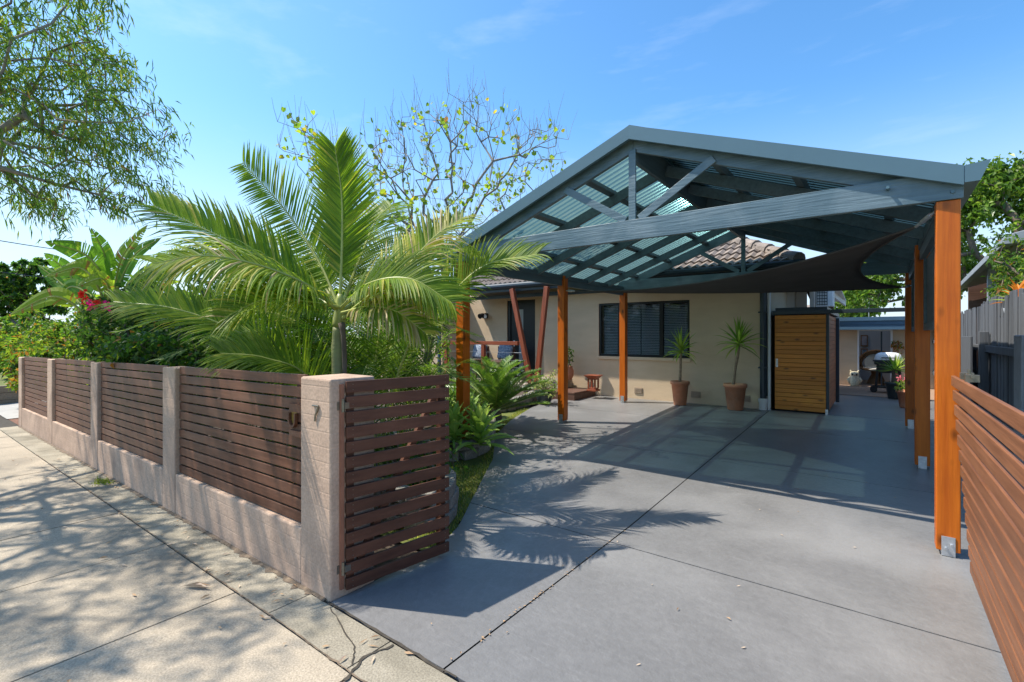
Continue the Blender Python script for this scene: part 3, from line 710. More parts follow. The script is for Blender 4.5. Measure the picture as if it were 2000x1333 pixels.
mb = MB(); mb.box(SX0, SX1 - 0.03, SY0, SY1, gx, SZ); mb.build('carcass', M_dark, sh)
mb = MB(); mb.box(SX1 - 0.008, SX1 + 0.032, SY0 - 0.036, SY0 + 0.045, gx + 0.02, SZ); mb.build('corner_post', M_navy, sh, bevel=0.004)
mb = MB(); mb.box(SX1 + 0.015, SX1 + 0.07, SY1 - 0.25, SY1 - 0.16, gx, SZ - 0.02); mb.build('corner_post', M_navy, sh, bevel=0.004)
mb = MB(); mb.box(SX0 - 0.03, SX1 + 0.06, SY0 - 0.07, SY1 + 0.05, SZ + 0.003, SZ + 0.075); mb.box(SX0 - 0.0, SX1 - 0.0, SY0 + 0.08, SY1, SZ + 0.076, SZ + 0.13); mb.build('roof', M_navy, sh, bevel=0.005)
mb = MB(); mb.box(SX1 - 0.02, SX1 + 0.02, SY0 - 0.04, SY0 - 0.0, gx - 0.01, gx + 0.09); mb.build('bracket', M_steel, sh)
t = MB(); t.box(SX1 + 0.063, 0.33, SY0 - 0.07, SY0 - 0.0, SZ + 0.008, SZ + 0.072)
tag(t.build('cross_beam', M_navy, bevel=0.004), 'dark blue horizontal beam spanning from the pine shed to the carport post', 'beam')

# ------------------------------------------------------------ carport
CX0, CX1, CYF, CYM, CYR = -4.1, 0.37, 4.38, 6.75, 9.1
RX, RZ, SLP = -1.865, 3.467, 0.376
def rz(x): return RZ - SLP * abs(x - RX)
cp = thing('carport', (RX, 6.7, 0), 'open gabled carport with orange timber posts and tinted corrugated roof', 'carport')
PW = 0.062
posts = []
for x in (CX0, CX1):
    for y in (CYF, CYM, CYR):
        g0 = G(x, y) + (0.16 if (x, y) == (CX0, CYF) else 0)
        z0 = g0 + 0.035; z1 = 2.40 if y == CYF else 2.46
        mb = MB(); mb.box(x - PW, x + PW, y - PW, y + PW, z0, z1)
        po = mb.build('post', M_post, cp, bevel=0.006)
        mb = MB(); mb.box(x - 0.035, x + 0.035, y - PW - 0.007, y - PW - 0.0015, g0 + 0.006, g0 + 0.135); mb.box(x - 0.035, x + 0.035, y - PW + 0.0, y + PW, g0, g0 + 0.03)
        mb.box(x - 0.035, x + 0.035, y + PW + 0.0015, y + PW + 0.007, g0 + 0.006, g0 + 0.135)
        for (dx, dz) in ((-0.012, 0.06), (0.016, 0.085)): mb.tube([(x + dx, y - PW - 0.022, g0 + dz), (x + dx, y - PW - 0.006, g0 + dz)], 0.008, 6)
        mb.build('bracket', M_steel, po, bevel=0.001)
def truss(y, front):
    s_ = 1
    mb = MB(); mb.box(CX0 - PW - 0.01, CX1 + PW + 0.012, y - 0.075, y - 0.028, 2.402, 2.592)
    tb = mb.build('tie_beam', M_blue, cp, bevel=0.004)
    if front:
        for x, z in ((CX1 + 0.02, 2.45), (CX0, 2.45), (CX1 - 0.32, 2.53)):
            mb = MB(); mb.tube([(x, y - 0.086 if z < 2.5 else y - 0.13, z), (x, y - 0.074, z)], [0.011, 0.013], 8); mb.build('bolt', M_blueS, tb)
    for sg in (-1, 1):
        xe = CX0 - 0.1 if sg < 0 else CX1 + 0.05
        mb = MB()
        x0, x1 = RX + sg * 0.001, xe
        vs = [(x, yy, rz(x) - dz) for yy in (y - 0.027, y + 0.02) for x, dz in ((x0, 0.055), (x1, 0.055), (x1, 0.215), (x0, 0.215))]
        fs = [(0, 1, 2, 3), (7, 6, 5, 4), (0, 4, 5, 1), (1, 5, 6, 2), (2, 6, 7, 3), (3, 7, 4, 0)]
        mb.add(vs, fs if sg < 0 else [f[::-1] for f in fs]); mb.build('rafter', M_blue, cp, bevel=0.003)
    mb = MB(); mb.box(RX - 0.035, RX + 0.035, y - 0.03 - 0.02, y - 0.0275, 2.593, rz(RX) - 0.2); 
    mb.build('king_post', M_blue if front else M_blue, cp, bevel=0.003)
    for sg in (-1, 1):
        xe = RX + sg * 0.74
        mb = MB(); mb.bar((RX + sg * 0.07, y - 0.04, 2.60), (xe, y - 0.04, rz(xe) - 0.17), 0.02, 0.072, (0, 0, 1)); mb.build('strut', M_blue, cp, bevel=0.003)
truss(CYF, True); truss(CYR, False)
yb0, yb1 = CYF - 0.12, CYR + 0.1
for y in (5.18, 5.98, 6.75, 7.55, 8.33):
    for sg in (-1, 1):
        xe = CX0 - 0.12 if sg < 0 else CX1 + 0.12
        mb = MB(); a = Vector((RX + sg * 0.03, y, rz(RX + sg * 0.03) - 0.175)); b = Vector((xe, y, rz(xe) - 0.175))
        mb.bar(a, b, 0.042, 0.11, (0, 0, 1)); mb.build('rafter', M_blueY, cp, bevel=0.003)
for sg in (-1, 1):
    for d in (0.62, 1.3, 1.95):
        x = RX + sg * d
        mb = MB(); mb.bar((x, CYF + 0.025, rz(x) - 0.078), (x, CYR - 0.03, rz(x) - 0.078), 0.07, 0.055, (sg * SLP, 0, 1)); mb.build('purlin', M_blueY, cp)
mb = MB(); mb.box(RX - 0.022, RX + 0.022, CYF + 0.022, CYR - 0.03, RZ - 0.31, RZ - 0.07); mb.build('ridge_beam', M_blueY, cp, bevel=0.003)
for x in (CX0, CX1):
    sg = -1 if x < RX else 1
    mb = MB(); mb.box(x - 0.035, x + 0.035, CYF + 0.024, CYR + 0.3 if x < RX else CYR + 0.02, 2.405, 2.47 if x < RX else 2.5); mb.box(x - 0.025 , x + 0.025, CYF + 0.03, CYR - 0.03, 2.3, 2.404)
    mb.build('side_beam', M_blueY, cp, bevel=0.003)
# corrugated sheets run down the slopes
for sg in (-1, 1):
    xe = CX0 - 0.22 if sg < 0 else CX1 + 0.1
    vs = []; fs = []
    cuts = [lerp(RX + sg * 0.02, xe, k / 6) for k in range(7)]
    prof_ = ((0.0, 0.0), (0.48, 0.0), (0.60, 0.024), (0.82, 0.024), (0.94, 0.0)); pit = 0.098; rows_ = []
    q = 0
    while yb0 + 0.02 + q * pit < yb1:
        for f_, h_ in prof_: rows_.append((yb0 + 0.02 + (q + f_) * pit, h_))
        q += 1
    n = len(rows_) - 1
    for y, w in rows_:
        for x in cuts: vs.append((x, y, rz(x) - 0.042 + w))
    K = 7
    for i in range(n):
        for k in range(K - 1): fs.append((i * K + k, i * K + k + 1, (i + 1) * K + k + 1, (i + 1) * K + k))
    mb = MB(); mb.add(vs, fs); mb.build('roof_sheet', M_poly, cp)
# barge capping at the front, ridge capping, gutters
for sg in (-1, 1):
    xe = CX0 - 0.24 if sg < 0 else CX1 + 0.07
    x0 = RX
    mb = MB()
    def prism(ya, yb_, zt, zb):
        vs = [(x, yy, rz(x) - dz) for yy in (ya, yb_) for x, dz in ((x0, zt), (xe, zt), (xe, zb), (x0, zb))]
        fs = [(0, 1, 2, 3), (7, 6, 5, 4), (0, 4, 5, 1), (1, 5, 6, 2), (2, 6, 7, 3), (3, 7, 4, 0)]
        mb.add(vs, fs if sg < 0 else [f[::-1] for f in fs])
    prism(yb0 - 0.006, yb0 + 0.0, 0.0, 0.125); prism(yb0 + 0.001, yb0 + 0.11, -0.003, 0.004); prism(yb0 + 0.001, yb0 + 0.03, 0.118, 0.125)
    mb.build('barge_capping', M_blueS, cp)
    mb = MB()
    for a, b in ((0.0, 0.16),):
        vs = [(RX + sg * dx, y, rz(RX + sg * dx) + dz) for y in (yb0 + 0.01, yb1) for dx, dz in ((0, 0.012), (0.16, 0.006), (0.16, 0.0), (0, 0.004))]
        fs = [(0, 1, 2, 3), (7, 6, 5, 4), (0, 4, 5, 1), (1, 5, 6, 2), (2, 6, 7, 3)]
        mb.add(vs, fs)
    mb.build('ridge_capping', M_blueS, cp)
    xg = xe + sg * 0.002; mb = MB(); zt = rz(xe) - 0.0
    prof = [(0, 0.0), (0, -0.11), (sg * 0.075, -0.11), (sg * 0.125, 0.015)]
    vs = [(xg + dx, y, zt + dz) for y in (yb0 - 0.004, yb1) for dx, dz in prof]
    mb.add(vs, [(0, 1, 5, 4), (1, 2, 6, 5), (2, 3, 7, 6), (0, 1, 2, 3), (4, 5, 6, 7)]); mb.build('gutter', M_blueS, cp)
# privacy panels between the right hand posts
for (ya, yb_) in ((CYF + PW + 0.03, CYM - PW - 0.02), (CYM + PW + 0.02, CYR - PW - 0.02)):
    x = CX1 + 0.04
    mb = MB(); mb.box(x - 0.012, x + 0.012, ya + 0.05, yb_ - 0.05, 1.62, 2.298); pn = mb.build('privacy_panel', M_blueY, cp)
    mb = MB(); mb.box(x - 0.035, x + 0.035, ya, ya + 0.07, 1.55, 2.299); mb.box(x - 0.035, x + 0.035, yb_ - 0.07, yb_, 1.55, 2.299); mb.box(x - 0.033, x + 0.033, ya + 0.071, yb_ - 0.071, 1.55, 1.62)
    mb.build('frame', M_blueY, pn, bevel=0.003)
# charcoal shade sail slung below the carport roof
A, B, C = Vector((CX1 - 0.15, CYF + 0.25, 2.30)), Vector((CX0 + 0.2, CYM + 0.05, 2.21)), Vector((CX1 - 0.08, CYR - 0.15, 2.19))
sail = thing('shade_sail', A, 'charcoal triangular shade sail slung under the carport roof', 'shade sail')
n = 26; idx = {}; vs = []; fs = []
cen = (A + B + C) / 3
for i in range(n + 1):
    for j in range(n + 1 - i):
        a, b = i / n, j / n; c = 1 - a - b
        p = A * a + B * b + C * c
        # edges pulled in, cloth sagging between its corners
        eAB, eBC, eCA = (4 * a * b, 4 * b * c, 4 * c * a)
        p += (cen - p) * (0.0)
        sh_ = (C - (A + B) / 2).normalized() * (0.24 * eAB * (1 - c) ** 2) + (A - (B + C) / 2).normalized() * (0.16 * eBC * (1 - a) ** 2) + (B - (C + A) / 2).normalized() * (0.42 * eCA * (1 - b) ** 2)
        p = p + sh_; p.z -= 0.13 * eAB * (1 - c) + 0.07 * eBC * (1 - a) + 0.02 * eCA + 0.5 * a * b * c
        idx[i, j] = len(vs); vs.append(p)
for i in range(n):
    for j in range(n - i):
        fs.append((idx[i, j], idx[i + 1, j], idx[i, j + 1]))
        if j < n - i - 1: fs.append((idx[i + 1, j], idx[i + 1, j + 1], idx[i, j + 1]))
mb = MB(); mb.add(vs, fs); so = mb.build('cloth', M_sail, sail, smooth=True)
m_ = so.modifiers.new('thick', 'SOLIDIFY'); m_.thickness = 0.003
mb = MB()
def hem(seq):
    mb.tube([vs[idx[k]] for k in seq], 0.009, 6)
hem([(i, n - i) for i in range(n + 1)]); hem([(0, j) for j in range(n + 1)]); hem([(i, 0) for i in range(n + 1)])
mb.build('hem', M_sail, sail)
for P_, Q_ in ((A, (CX1 - PW, CYF + 0.02, 2.35)), (B, (CX0 + PW, CYM, 2.22)), (C, (CX1, CYR - PW, 2.22))):
    mb = MB(); Q_ = Vector(Q_); mb.tube([P_, P_.lerp(Q_, 0.35)], 0.012, 6); mb.tube([P_.lerp(Q_, 0.35), P_.lerp(Q_, 0.8)], 0.018, 6); mb.tube([P_.lerp(Q_, 0.8), Q_], 0.008, 6); mb.build('turnbuckle', M_steel, sail)

# ------------------------------------------------------------ street fence
FX1, FX0, FY = -2.445, -12.47, 1.53
fe = thing('street_fence', (FX1, FY, 0), 'pink bagged brick street fence with dark brown horizontal slats and the number 7', 'fence')
# pillar left and right edges measured along the fence
pil = [(-2.765, -2.445)] + [(onY(a, 700, FY).x, onY(b, 700, FY).x) for a, b in ((317, 341), (176.5, 189.5), (92, 101), (36, 42))]
def ftop(x): return 1.262 + 0.0155 * (x + 2.445)
for (a, b) in pil:
    mb = MB(); mb.box(a, b, FY, FY + (0.3 if a > -3 else 0.17), G((a + b) / 2, 1.5) - 0.03, ftop((a + b) / 2) - 0.008); mb.build('pillar', M_pink, fe, bevel=0.012)
for (b, a) in zip([p[0] for p in pil], [p[1] for p in pil[1:]]):
    mb = MB(); h0 = 0.345
    vs = [(x, y, z) for x, gz in ((a + 0.001, G(a, 1.5)), (b - 0.001, G(b, 1.5))) for y in (FY + 0.004, FY + 0.165) for z in (gz - 0.03, gz + h0)]
    mb.add(vs, [(0, 1, 3, 2), (4, 6, 7, 5), (0, 4, 5, 1), (2, 3, 7, 6), (1, 5, 7, 3), (0, 2, 6, 4)])
    mb.build('base_wall', M_pink, fe, bevel=0.01)
    mb = MB(); za, zb = G(a, 1.5) + h0 + 0.006, G(b, 1.5) + h0 + 0.006
    pitch = (ftop(b) + 0.012 - zb) / 12
    for i in range(12):
        d = rnd(-0.0015, 0.0015)
        zc = pitch * (i + 0.46)
        mb.bar((a + 0.004, FY + 0.045 + d, za + zc), (b - 0.004, FY + 0.045 - d, zb + zc), 0.02, pitch - 0.0125)
    sp = mb.build('slat_panel', M_slat, fe, bevel=0.003)
    for x in [lerp(a, b, f) for f in ((0.06, 0.5, 0.94) if b - a > 1.9 else (0.08, 0.92))]:
        mb = MB(); mb.box(x - 0.02, x + 0.02, FY + 0.057, FY + 0.09, G(x, 1.5) + h0, ftop(x) - 0.03); mb.build('batten', M_slat, sp)
# house number 7, hanging from the pillar by its top bar
nx, nz_, ny = -2.585, 1.092, FY - 0.007
mb = MB(); mb.tube([(nx - 0.034, ny, nz_), (nx + 0.03, ny, nz_)], 0.0055, 8); mb.tube(bez([(nx + 0.03, ny, nz_), (nx + 0.012, ny, nz_ - 0.03), (nx - 0.005, ny, nz_ - 0.06), (nx - 0.01, ny, nz_ - 0.09)], 10), 0.0055, 8)
tag(mb.build('house_number', M_brass, fe))
# letter slot: plate with a half round cut-out over a dark box
lx, lz = -2.90, 0.975
mb = MB(); ring = []
for i in range(17):
    a = math.pi + math.pi * i / 16; ring.append((lx + 0.03 * math.cos(a), lz + 0.035 * math.sin(a)))
for i in range(16):
    (xa, za), (xb, zb) = ring[i], ring[i + 1]; fa = (lx + (xa - lx) * 1.45, lz + (za - lz) * 1.45); fb = (lx + (xb - lx) * 1.45, lz + (zb - lz) * 1.45)
    vs = [(xa, FY + 0.015, za), (xb, FY + 0.015, zb), (fb[0], FY + 0.015, fb[1]), (fa[0], FY + 0.015, fa[1])]
    mb.add(vs + [(x, FY + 0.034, z) for x, _, z in vs], [(0, 1, 2, 3), (0, 4, 5, 1), (3, 2, 6, 7), (7, 6, 5, 4)])
for s_ in (-1, 1): mb.box(lx + min(s_ * 0.03, s_ * 0.0435), lx + max(s_ * 0.03, s_ * 0.0435), FY + 0.015, FY + 0.034, lz + 0.001, lz + 0.04)
mb.box(lx - 0.03, lx + 0.128, FY + 0.018, FY + 0.034, lz + 0.05, lz + 0.1); mb.box(lx - 0.03, lx + 0.128, FY + 0.018, FY + 0.034, lz - 0.1, lz - 0.065)
mb.build('letter_plate', M_slat, fe)
mb = MB(); mb.box(lx - 0.034, lx + 0.034, FY + 0.0345, FY + 0.036, lz - 0.034, lz + 0.05); mb.build('letter_slot', mat('ochre_letterbox', (0.25, 0.15, 0.03), 0.6), fe)

# ------------------------------------------------------------ gates
def gate(nm, label, hingeX, y0, y1, z0, z1, n, slat_h, mslat, lean=0.0, rake=0.0, side=1, xend=None):
    """leaf standing along Y; slats on the street-facing side, stiles behind"""
    t = thing(nm, (hingeX, y0, z0), label, 'gate', 'slatted driveway gate leaves')
    mb = MB(); P = (z1 - z0) / n
    xe = hingeX if xend is None else xend
    for i in range(n):
        z = z0 + P * (i + 0.5); f = (z - z0) / (z1 - z0)
        x = hingeX + lean * f; mb.bar((x + rnd(-.001, .001), y0, z), (xe + lean * f, y1 + rake * f, z), 0.02, slat_h)
    mb.build('slats', mslat, t, bevel=0.003)
    sc_ = MB()
    for i in range(n):
        z = z0 + P * (i + 0.5); f = (z - z0) / (z1 - z0)
        for q in (0.05, 0.95):
            x = lerp(hingeX, xe, q) + lean * f - side * 0.011; y = lerp(y0, y1 + rake * f, q)
            for dz in (-0.015, 0.015): sc_.tube([(x + side * 0.002, y, z + dz), (x - side * 0.0012, y, z + dz)], 0.0026, 6)
    tag(sc_.build('screw_heads', M_brass, t), kind='stuff')
    mb = MB()
    for q in (0.05, 0.95):
        ya, yb_ = lerp(y0, y1, q), lerp(y0, y1, q) + (rake * q)
        xx = lerp(hingeX, xe, q) + side * 0.033
        mb.bar((xx, ya, z0 + 0.01), (xx + lean, yb_, z1 - 0.03), 0.04, 0.045, (0, 1, 0))
    xx = hingeX + side * 0.033
    mb.bar((lerp(hingeX, xe, .1) + side * .033, lerp(y0, y1, 0.1), z0 + 0.1), (lerp(hingeX, xe, .9) + side * .033 + lean, lerp(y0, y1, 0.9) + rake, z1 - 0.12), 0.03, 0.04)
    mb.build('stile', M_gate if side < 0 else M_gate2, t)
    return t
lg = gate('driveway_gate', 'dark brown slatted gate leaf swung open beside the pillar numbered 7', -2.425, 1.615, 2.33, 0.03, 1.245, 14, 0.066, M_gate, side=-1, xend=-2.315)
for z in (1.06, 0.13):
    mb = MB(); mb.tube([(-2.432, 1.6, z), (-2.432, 1.6, z + 0.075)], 0.011, 8); mb.box(-2.4445, -2.441, 1.57, 1.6, z + 0.012, z + 0.06); mb.box(-2.43, -2.412, 1.602, 1.66, z + 0.02, z + 0.055); mb.build('hinge', M_brass, lg)
mb = MB(); mb.box(-2.445, -2.43, 1.585, 1.607, 0.05, 1.22); mb.build('hinge_post', mat('orange_hinge_post', (0.28, 0.12, 0.07), 0.6), lg)
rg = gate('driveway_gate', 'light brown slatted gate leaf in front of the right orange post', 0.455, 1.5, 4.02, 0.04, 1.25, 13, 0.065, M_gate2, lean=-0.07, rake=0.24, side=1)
mb = MB(); mb.tube([(0.42, 3.7, 1.265), (0.42, 4.0, 1.265)], 0.009, 6); mb.tube([(0.42, 3.85, 1.265), (0.42, 3.85, 1.3)], 0.007, 6); mb.box(0.39, 0.45, 3.72, 3.76, 1.235, 1.275); mb.box(0.39, 0.45, 3.92, 3.96, 1.235, 1.275); mb.build('latch', M_brass, rg)

# ------------------------------------------------------------ right boundary and rear
pf = thing('paling_fence', (1.27, 9, 0.1), 'grey painted paling fence along the right boundary behind the orange posts', 'fence')
mb = MB(); y = 4.95
while y < 18.2:
    w = rnd(0.085, 0.12); h = 1.95 + rnd(-0.05, 0.05) - (0.012 * (y - 9) if y > 9 else 0); x = 1.27 + rnd(-0.008, 0.008); t_ = rnd(-0.012, 0.012)
    g0 = G(x, y)
    mb.bar((x, y + w / 2, g0), (x + t_, y + w / 2 + rnd(-0.015, 0.015), g0 * 0.3 + h), 0.016, w, (0, 1, 0)); y += w * rnd(0.82, 1.04)
mb.build('palings', M_fence, pf, bevel=0.003)
for z in (0.42, 1.30):
    mb = MB(); mb.bar((1.225, 4.95, z), (1.225, 18.2, z + 0.02), 0.045, 0.095); mb.build('fence_rail', M_fence, pf, bevel=0.004)
for y in (9.6, 12.8, 15.5):
    mb = MB(); mb.box(1.15, 1.245, y - 0.06, y + 0.06, 0.05, 1.55); mb.build('fence_post', M_fence, pf, bevel=0.006)
mb = MB(); mb.box(1.08, 1.11, 9.8, 12.2, 0.1, 1.48); mb.build('fence_board', M_fence, pf, bevel=0.005)
mb = MB(); mb.box(1.0, 1.24, 6.1, 6.4, 0.0, 1.50)
tag(mb.build('rendered_pillar', M_stucco, bevel=0.012), 'grey rough rendered pillar at the near end of the grey paling fence', 'pillar')
# neighbour's open verandah roof beyond the fence
nb_ = thing('neighbour_verandah', (2.4, 11, 0), 'neighbour verandah with grey gutter and dark open underside beyond the paling fence', 'building')
mb = MB(); mb.add([(1.62, 10.5, 2.98), (1.66, 16.5, 2.72), (6, 16.5, 3.85), (6, 10.5, 4.1), (1.62, 10.5, 2.92), (1.66, 16.5, 2.66), (6, 16.5, 3.79), (6, 10.5, 4.04)], [(3, 2, 1, 0), (4, 5, 6, 7), (0, 1, 5, 4), (3, 0, 4, 7)])
mb.build('roof', M_greyp, nb_)
mb = MB(); mb.bar((1.57, 10.4, 2.94), (1.61, 16.5, 2.68), 0.11, 0.11); mb.bar((1.63, 10.44, 2.97), (6, 10.44, 4.09), 0.03, 0.16); mb.build('gutter', M_greyp, nb_, bevel=0.01)
mb = MB(); mb.box(5.2, 5.3, 10.6, 17, 0, 3.7); mb.box(1.8, 5.2, 16.6, 16.7, 0, 3.0); mb.build('wall', M_step, nb_)
for x, y in ((2.05, 10.8), (3.7, 10.8), (1.8, 13.5)):
    mb = MB(); mb.box(x - .06, x + .06, y - .06, y + .06, 0, 2.93 + (x - 1.62) * .24); mb.build('verandah_post', M_greyp, nb_)
# rear wing of the house with panels and an air conditioner
rw = thing('rear_wing', (-1.6, 15, 0), 'pale panelled rear wing rising behind the pine shed', 'building')
mb = MB(); mb.box(-3.2, -1.42, 12.0, 12.1, 0, 2.62); mb.box(-1.18, -1.1, 12.11, 17, 0, 2.55); mb.build('wall', M_wall2, rw)
for x, w in ((-1.78, 0.14), (-1.415, 0.2)):
    mb = MB(); mb.box(x, x + w, 11.97, 11.998, 0, 2.62); mb.build('panel', M_tan, rw)
mb = MB(); mb.bar((-1.12, 12.4, 2.72), (-0.78, 17, 2.42), 0.05, 0.14); mb.bar((-1.0, 12.4, 2.8), (-1.0, 17, 2.5), 0.5, 0.03); mb.build('eaves', M_white, rw)
mb = MB(); mb.box(-3.2, -1.0, 12.0, 17, 2.75, 2.82); mb.build('roof', M_greyp, rw)
a = onY(1588, 600, 12.35); b = onY(1616, 570, 12.35)
a.x = -1.095
ac = thing('air_conditioner', (a.x, 12.35, a.z), 'white air conditioner unit mounted above the shed roof', 'air conditioner')
mb = MB(); mb.box(a.x, b.x + 0.1, 12.35, 12.85, a.z, b.z + 0.08); mb.build('casing', M_white, ac, bevel=0.015)
mb = MB(); wd = (b.x + 0.1 - a.x)
for i in range(6):
    z = lerp(a.z + 0.04, b.z + 0.04, i / 5); mb.box(a.x + 0.03, a.x + wd * 0.68, 12.335, 12.349, z, z + 0.012)
for i in range(5):
    x = lerp(a.x + 0.03, a.x + wd * 0.68, i / 4); mb.box(x - 0.004, x + 0.004, 12.336, 12.348, a.z + 0.03, b.z + 0.05)
mb.build('grille', M_black, ac)
mb = MB(); mb.tube([(a.x - 0.05, 12.4, a.z + 0.1), (a.x - 0.12, 12.4, b.z - 0.05), (a.x - 0.2, 12.4, b.z + 0.2)], 0.03, 8); mb.bar((a.x - 0.1, 12.6, a.z - 0.02), (b.x + 0.1, 12.6, a.z - 0.02), 0.04, 0.04); mb.build('pipe', M_step, ac)
# sunroom at the end of the side passage
sr = thing('sunroom', (-0.2, 18, -0.04), 'low sunroom with blue fascia and wide white framed opening at the end of the passage', 'building')
SY = 18.0
o0, o1 = onY(1677, 700, SY).x, onY(1741, 700, SY).x
fz = -0.03; dz = 1.66
mb = MB(); mb.box(-3.2, o0 - 0.03, SY, SY + 0.12, fz, dz); mb.box(o1 + 0.03, 1.6, SY, SY + 0.12, fz, dz); mb.build('wall', M_wall, sr)
mb = MB(); mb.box(-3.0, 1.5, 20.4, 20.5, fz, dz + .4); mb.box(-1.4, -1.3, SY + 0.13, 20.4, fz, dz + .4); mb.box(1.4, 1.5, SY + .13, 20.4, fz, dz + .4); mb.build('inner_wall', M_grey, sr)
for i, (z0, z1, d) in enumerate(((dz + 0.003, dz + 0.15, 0), (dz + 0.153, dz + 0.26, 0.015), (dz + 0.263, dz + 0.37, 0.05))):
    mb = MB(); mb.box(-3.2, 1.6, SY - 0.5 - d, SY - 0.46 - d, z0, z1); mb.build('fascia', M_navyd, sr)
mb = MB(); mb.box(o0 - 0.03, o0 + 0.01, SY - 0.03, SY + 0.125, fz, dz); mb.box(o1 - 0.02, o1 + 0.03, SY - 0.03, SY + 0.125, fz, dz); mb.box(o0 + 0.01, o1 - 0.02, SY - 0.02, SY + 0.12, dz - 0.03, dz); mb.build('opening_frame', M_white, sr)
mb = MB(); mb.box(-3.2, 1.6, SY - 0.455, SY + 0.12, dz + 0.02, dz + 0.3); mb.build('soffit', M_navyd, sr)
mb = MB(); mb.box(o1 - 0.25, o1 - 0.21, SY + 0.2, SY + 0.95, fz, dz - 0.05); mb.build('folded_door', M_navy, sr)
mb = MB()
n = 60
for i in range(n):   # battens of an open pergola roof over the room
    x = lerp(-1.3, 1.4, i / n)
    mb.box(x, x + 0.028, SY + 0.13, 20.4, dz + 0.36, dz + 0.385)
mb.build('roof_battens', M_navyd, sr)
for k, (v0, v1) in enumerate(((655, 677), (681, 700))):
    p = onY(1681, v1, 20.37); q = onY(1695, v0, 20.37)
    t = thing('framed_picture', p, ('framed pink and white print hanging inside the sunroom above the other print' if k == 0 else 'framed blue and cream print hanging inside the sunroom, the lower one'), 'picture', 'framed prints in the sunroom')
    mb = MB(); mb.box(p.x, q.x, 20.36, 20.397, p.z, q.z); mb.build('frame', M_wick, t)
    mb = MB(); mb.box(p.x + .03, q.x - .03, 20.352, 20.358, p.z + .04, q.z - .04); mb.build('print', mat('print_%s' % 'ab'[k], ((0.6, 0.5, 0.5), (0.55, 0.52, 0.42))[k], 0.5, 0.3, 5, base2=((0.15, 0.2, 0.3), (0.03, 0.12, 0.25))[k]), t)
# wicker egg chair
p = onY(1712, 748, 19.0); c = Vector((p.x, 19.0, fz))
ch = thing('wicker_chair', c, 'round backed brown wicker chair with cream cushion inside the sunroom', 'chair')
mb = MB()
mb.lathe(c, [(0.26, 0), (0.2, 0.15), (0.13, 0.3), (0.16, 0.42)], 20); mb.build('base', M_wick, ch, smooth=True)
mb = MB(); ringp = []
for i in range(25):
    a = math.pi * (-0.12) + math.pi * 1.24 * i / 24; ringp.append(c + Vector((0.46 * math.cos(a), 0.12 - 0.1 * math.sin(a) + 0.06, 0.62 + 0.42 * math.sin(a))))
mb.tube(ringp, 0.035, 8); mb.tube([q + Vector((0, 0.02, 0)) + (c + Vector((0, .1, .6)) - q) * 0.14 for q in ringp], 0.03, 8)
mb.tube([ringp[-1], c + Vector((-0.52, -0.2, 0.55)), c + Vector((-0.35, -0.36, 0.48)), c + Vector((0, -0.42, 0.45)), c + Vector((0.35, -0.36, 0.48)), ringp[0]], 0.035, 8)
mb.build('rim', M_wick, ch, smooth=True)
mb = MB(); mb.lathe(c + Vector((0, -0.1, 0.4)), [(0, 0), (0.34, 0.02), (0.38, 0.07), (0.33, 0.12), (0, 0.14)], 20); mb.build('seat_cushion', M_cream, ch, smooth=True)
mb = MB(); vs = [(c.x + 0.32 * math.cos(a), c.y + 0.1, c.z + 0.66 + 0.3 * math.sin(a)) for a in [2 * math.pi * i / 20 for i in range(20)]]
mb.add(vs + [(x, y + 0.07, z) for x, y, z in vs], [tuple(range(20))] + [tuple(range(39, 19, -1))] + [(i, 20 + i, 20 + (i + 1) % 20, (i + 1) % 20) for i in range(20)]); mb.build('back_cushion', M_cream, ch, bevel=0.03)
# owl statue
p = onY(1669, 756, 17.75); c = Vector((p.x, 17.75, 0.0 + fz + 0.005))
ow = thing('owl_statue', c, 'cream ceramic owl statue standing against the sunroom wall', 'statue')
mb = MB(); mb.lathe(c, [(0, 0), (0.1, 0), (0.115, 0.03), (0.135, 0.14), (0.13, 0.23), (0.105, 0.29), (0.118, 0.35), (0.112, 0.4), (0.07, 0.43), (0, 0.435)], 20)
for s_ in (-1, 1): mb.tube([c + Vector((s_ * 0.075, 0, 0.40)), c + Vector((s_ * 0.105, -0.01, 0.475))], [0.04, 0.008], 8)
mb.build('body', M_owl, ow, smooth=True)
for s_ in (-1, 1):
    mb = MB(); mb.lathe(c + Vector((s_ * 0.05, -0.098, 0.345)), [(0, -0.03), (0.02, -0.022), (0.03, 0), (0.02, 0.022), (0, 0.03)], 10); mb.build('eye', M_black, ow, smooth=True)
    mb = MB(); mb.tube([c + Vector((s_ * 0.115, -0.02, 0.27)), c + Vector((s_ * 0.15, -0.02, 0.18)), c + Vector((s_ * 0.13, -0.02, 0.06))], [0.02, 0.045, 0.01], 8); mb.build('wing', M_owl, ow, smooth=True)
mb = MB(); mb.tube([c + Vector((0, -0.10, 0.33)), c + Vector((0, -0.14, 0.29))], [0.018, 0.003], 8); mb.build('beak', M_terra, ow)
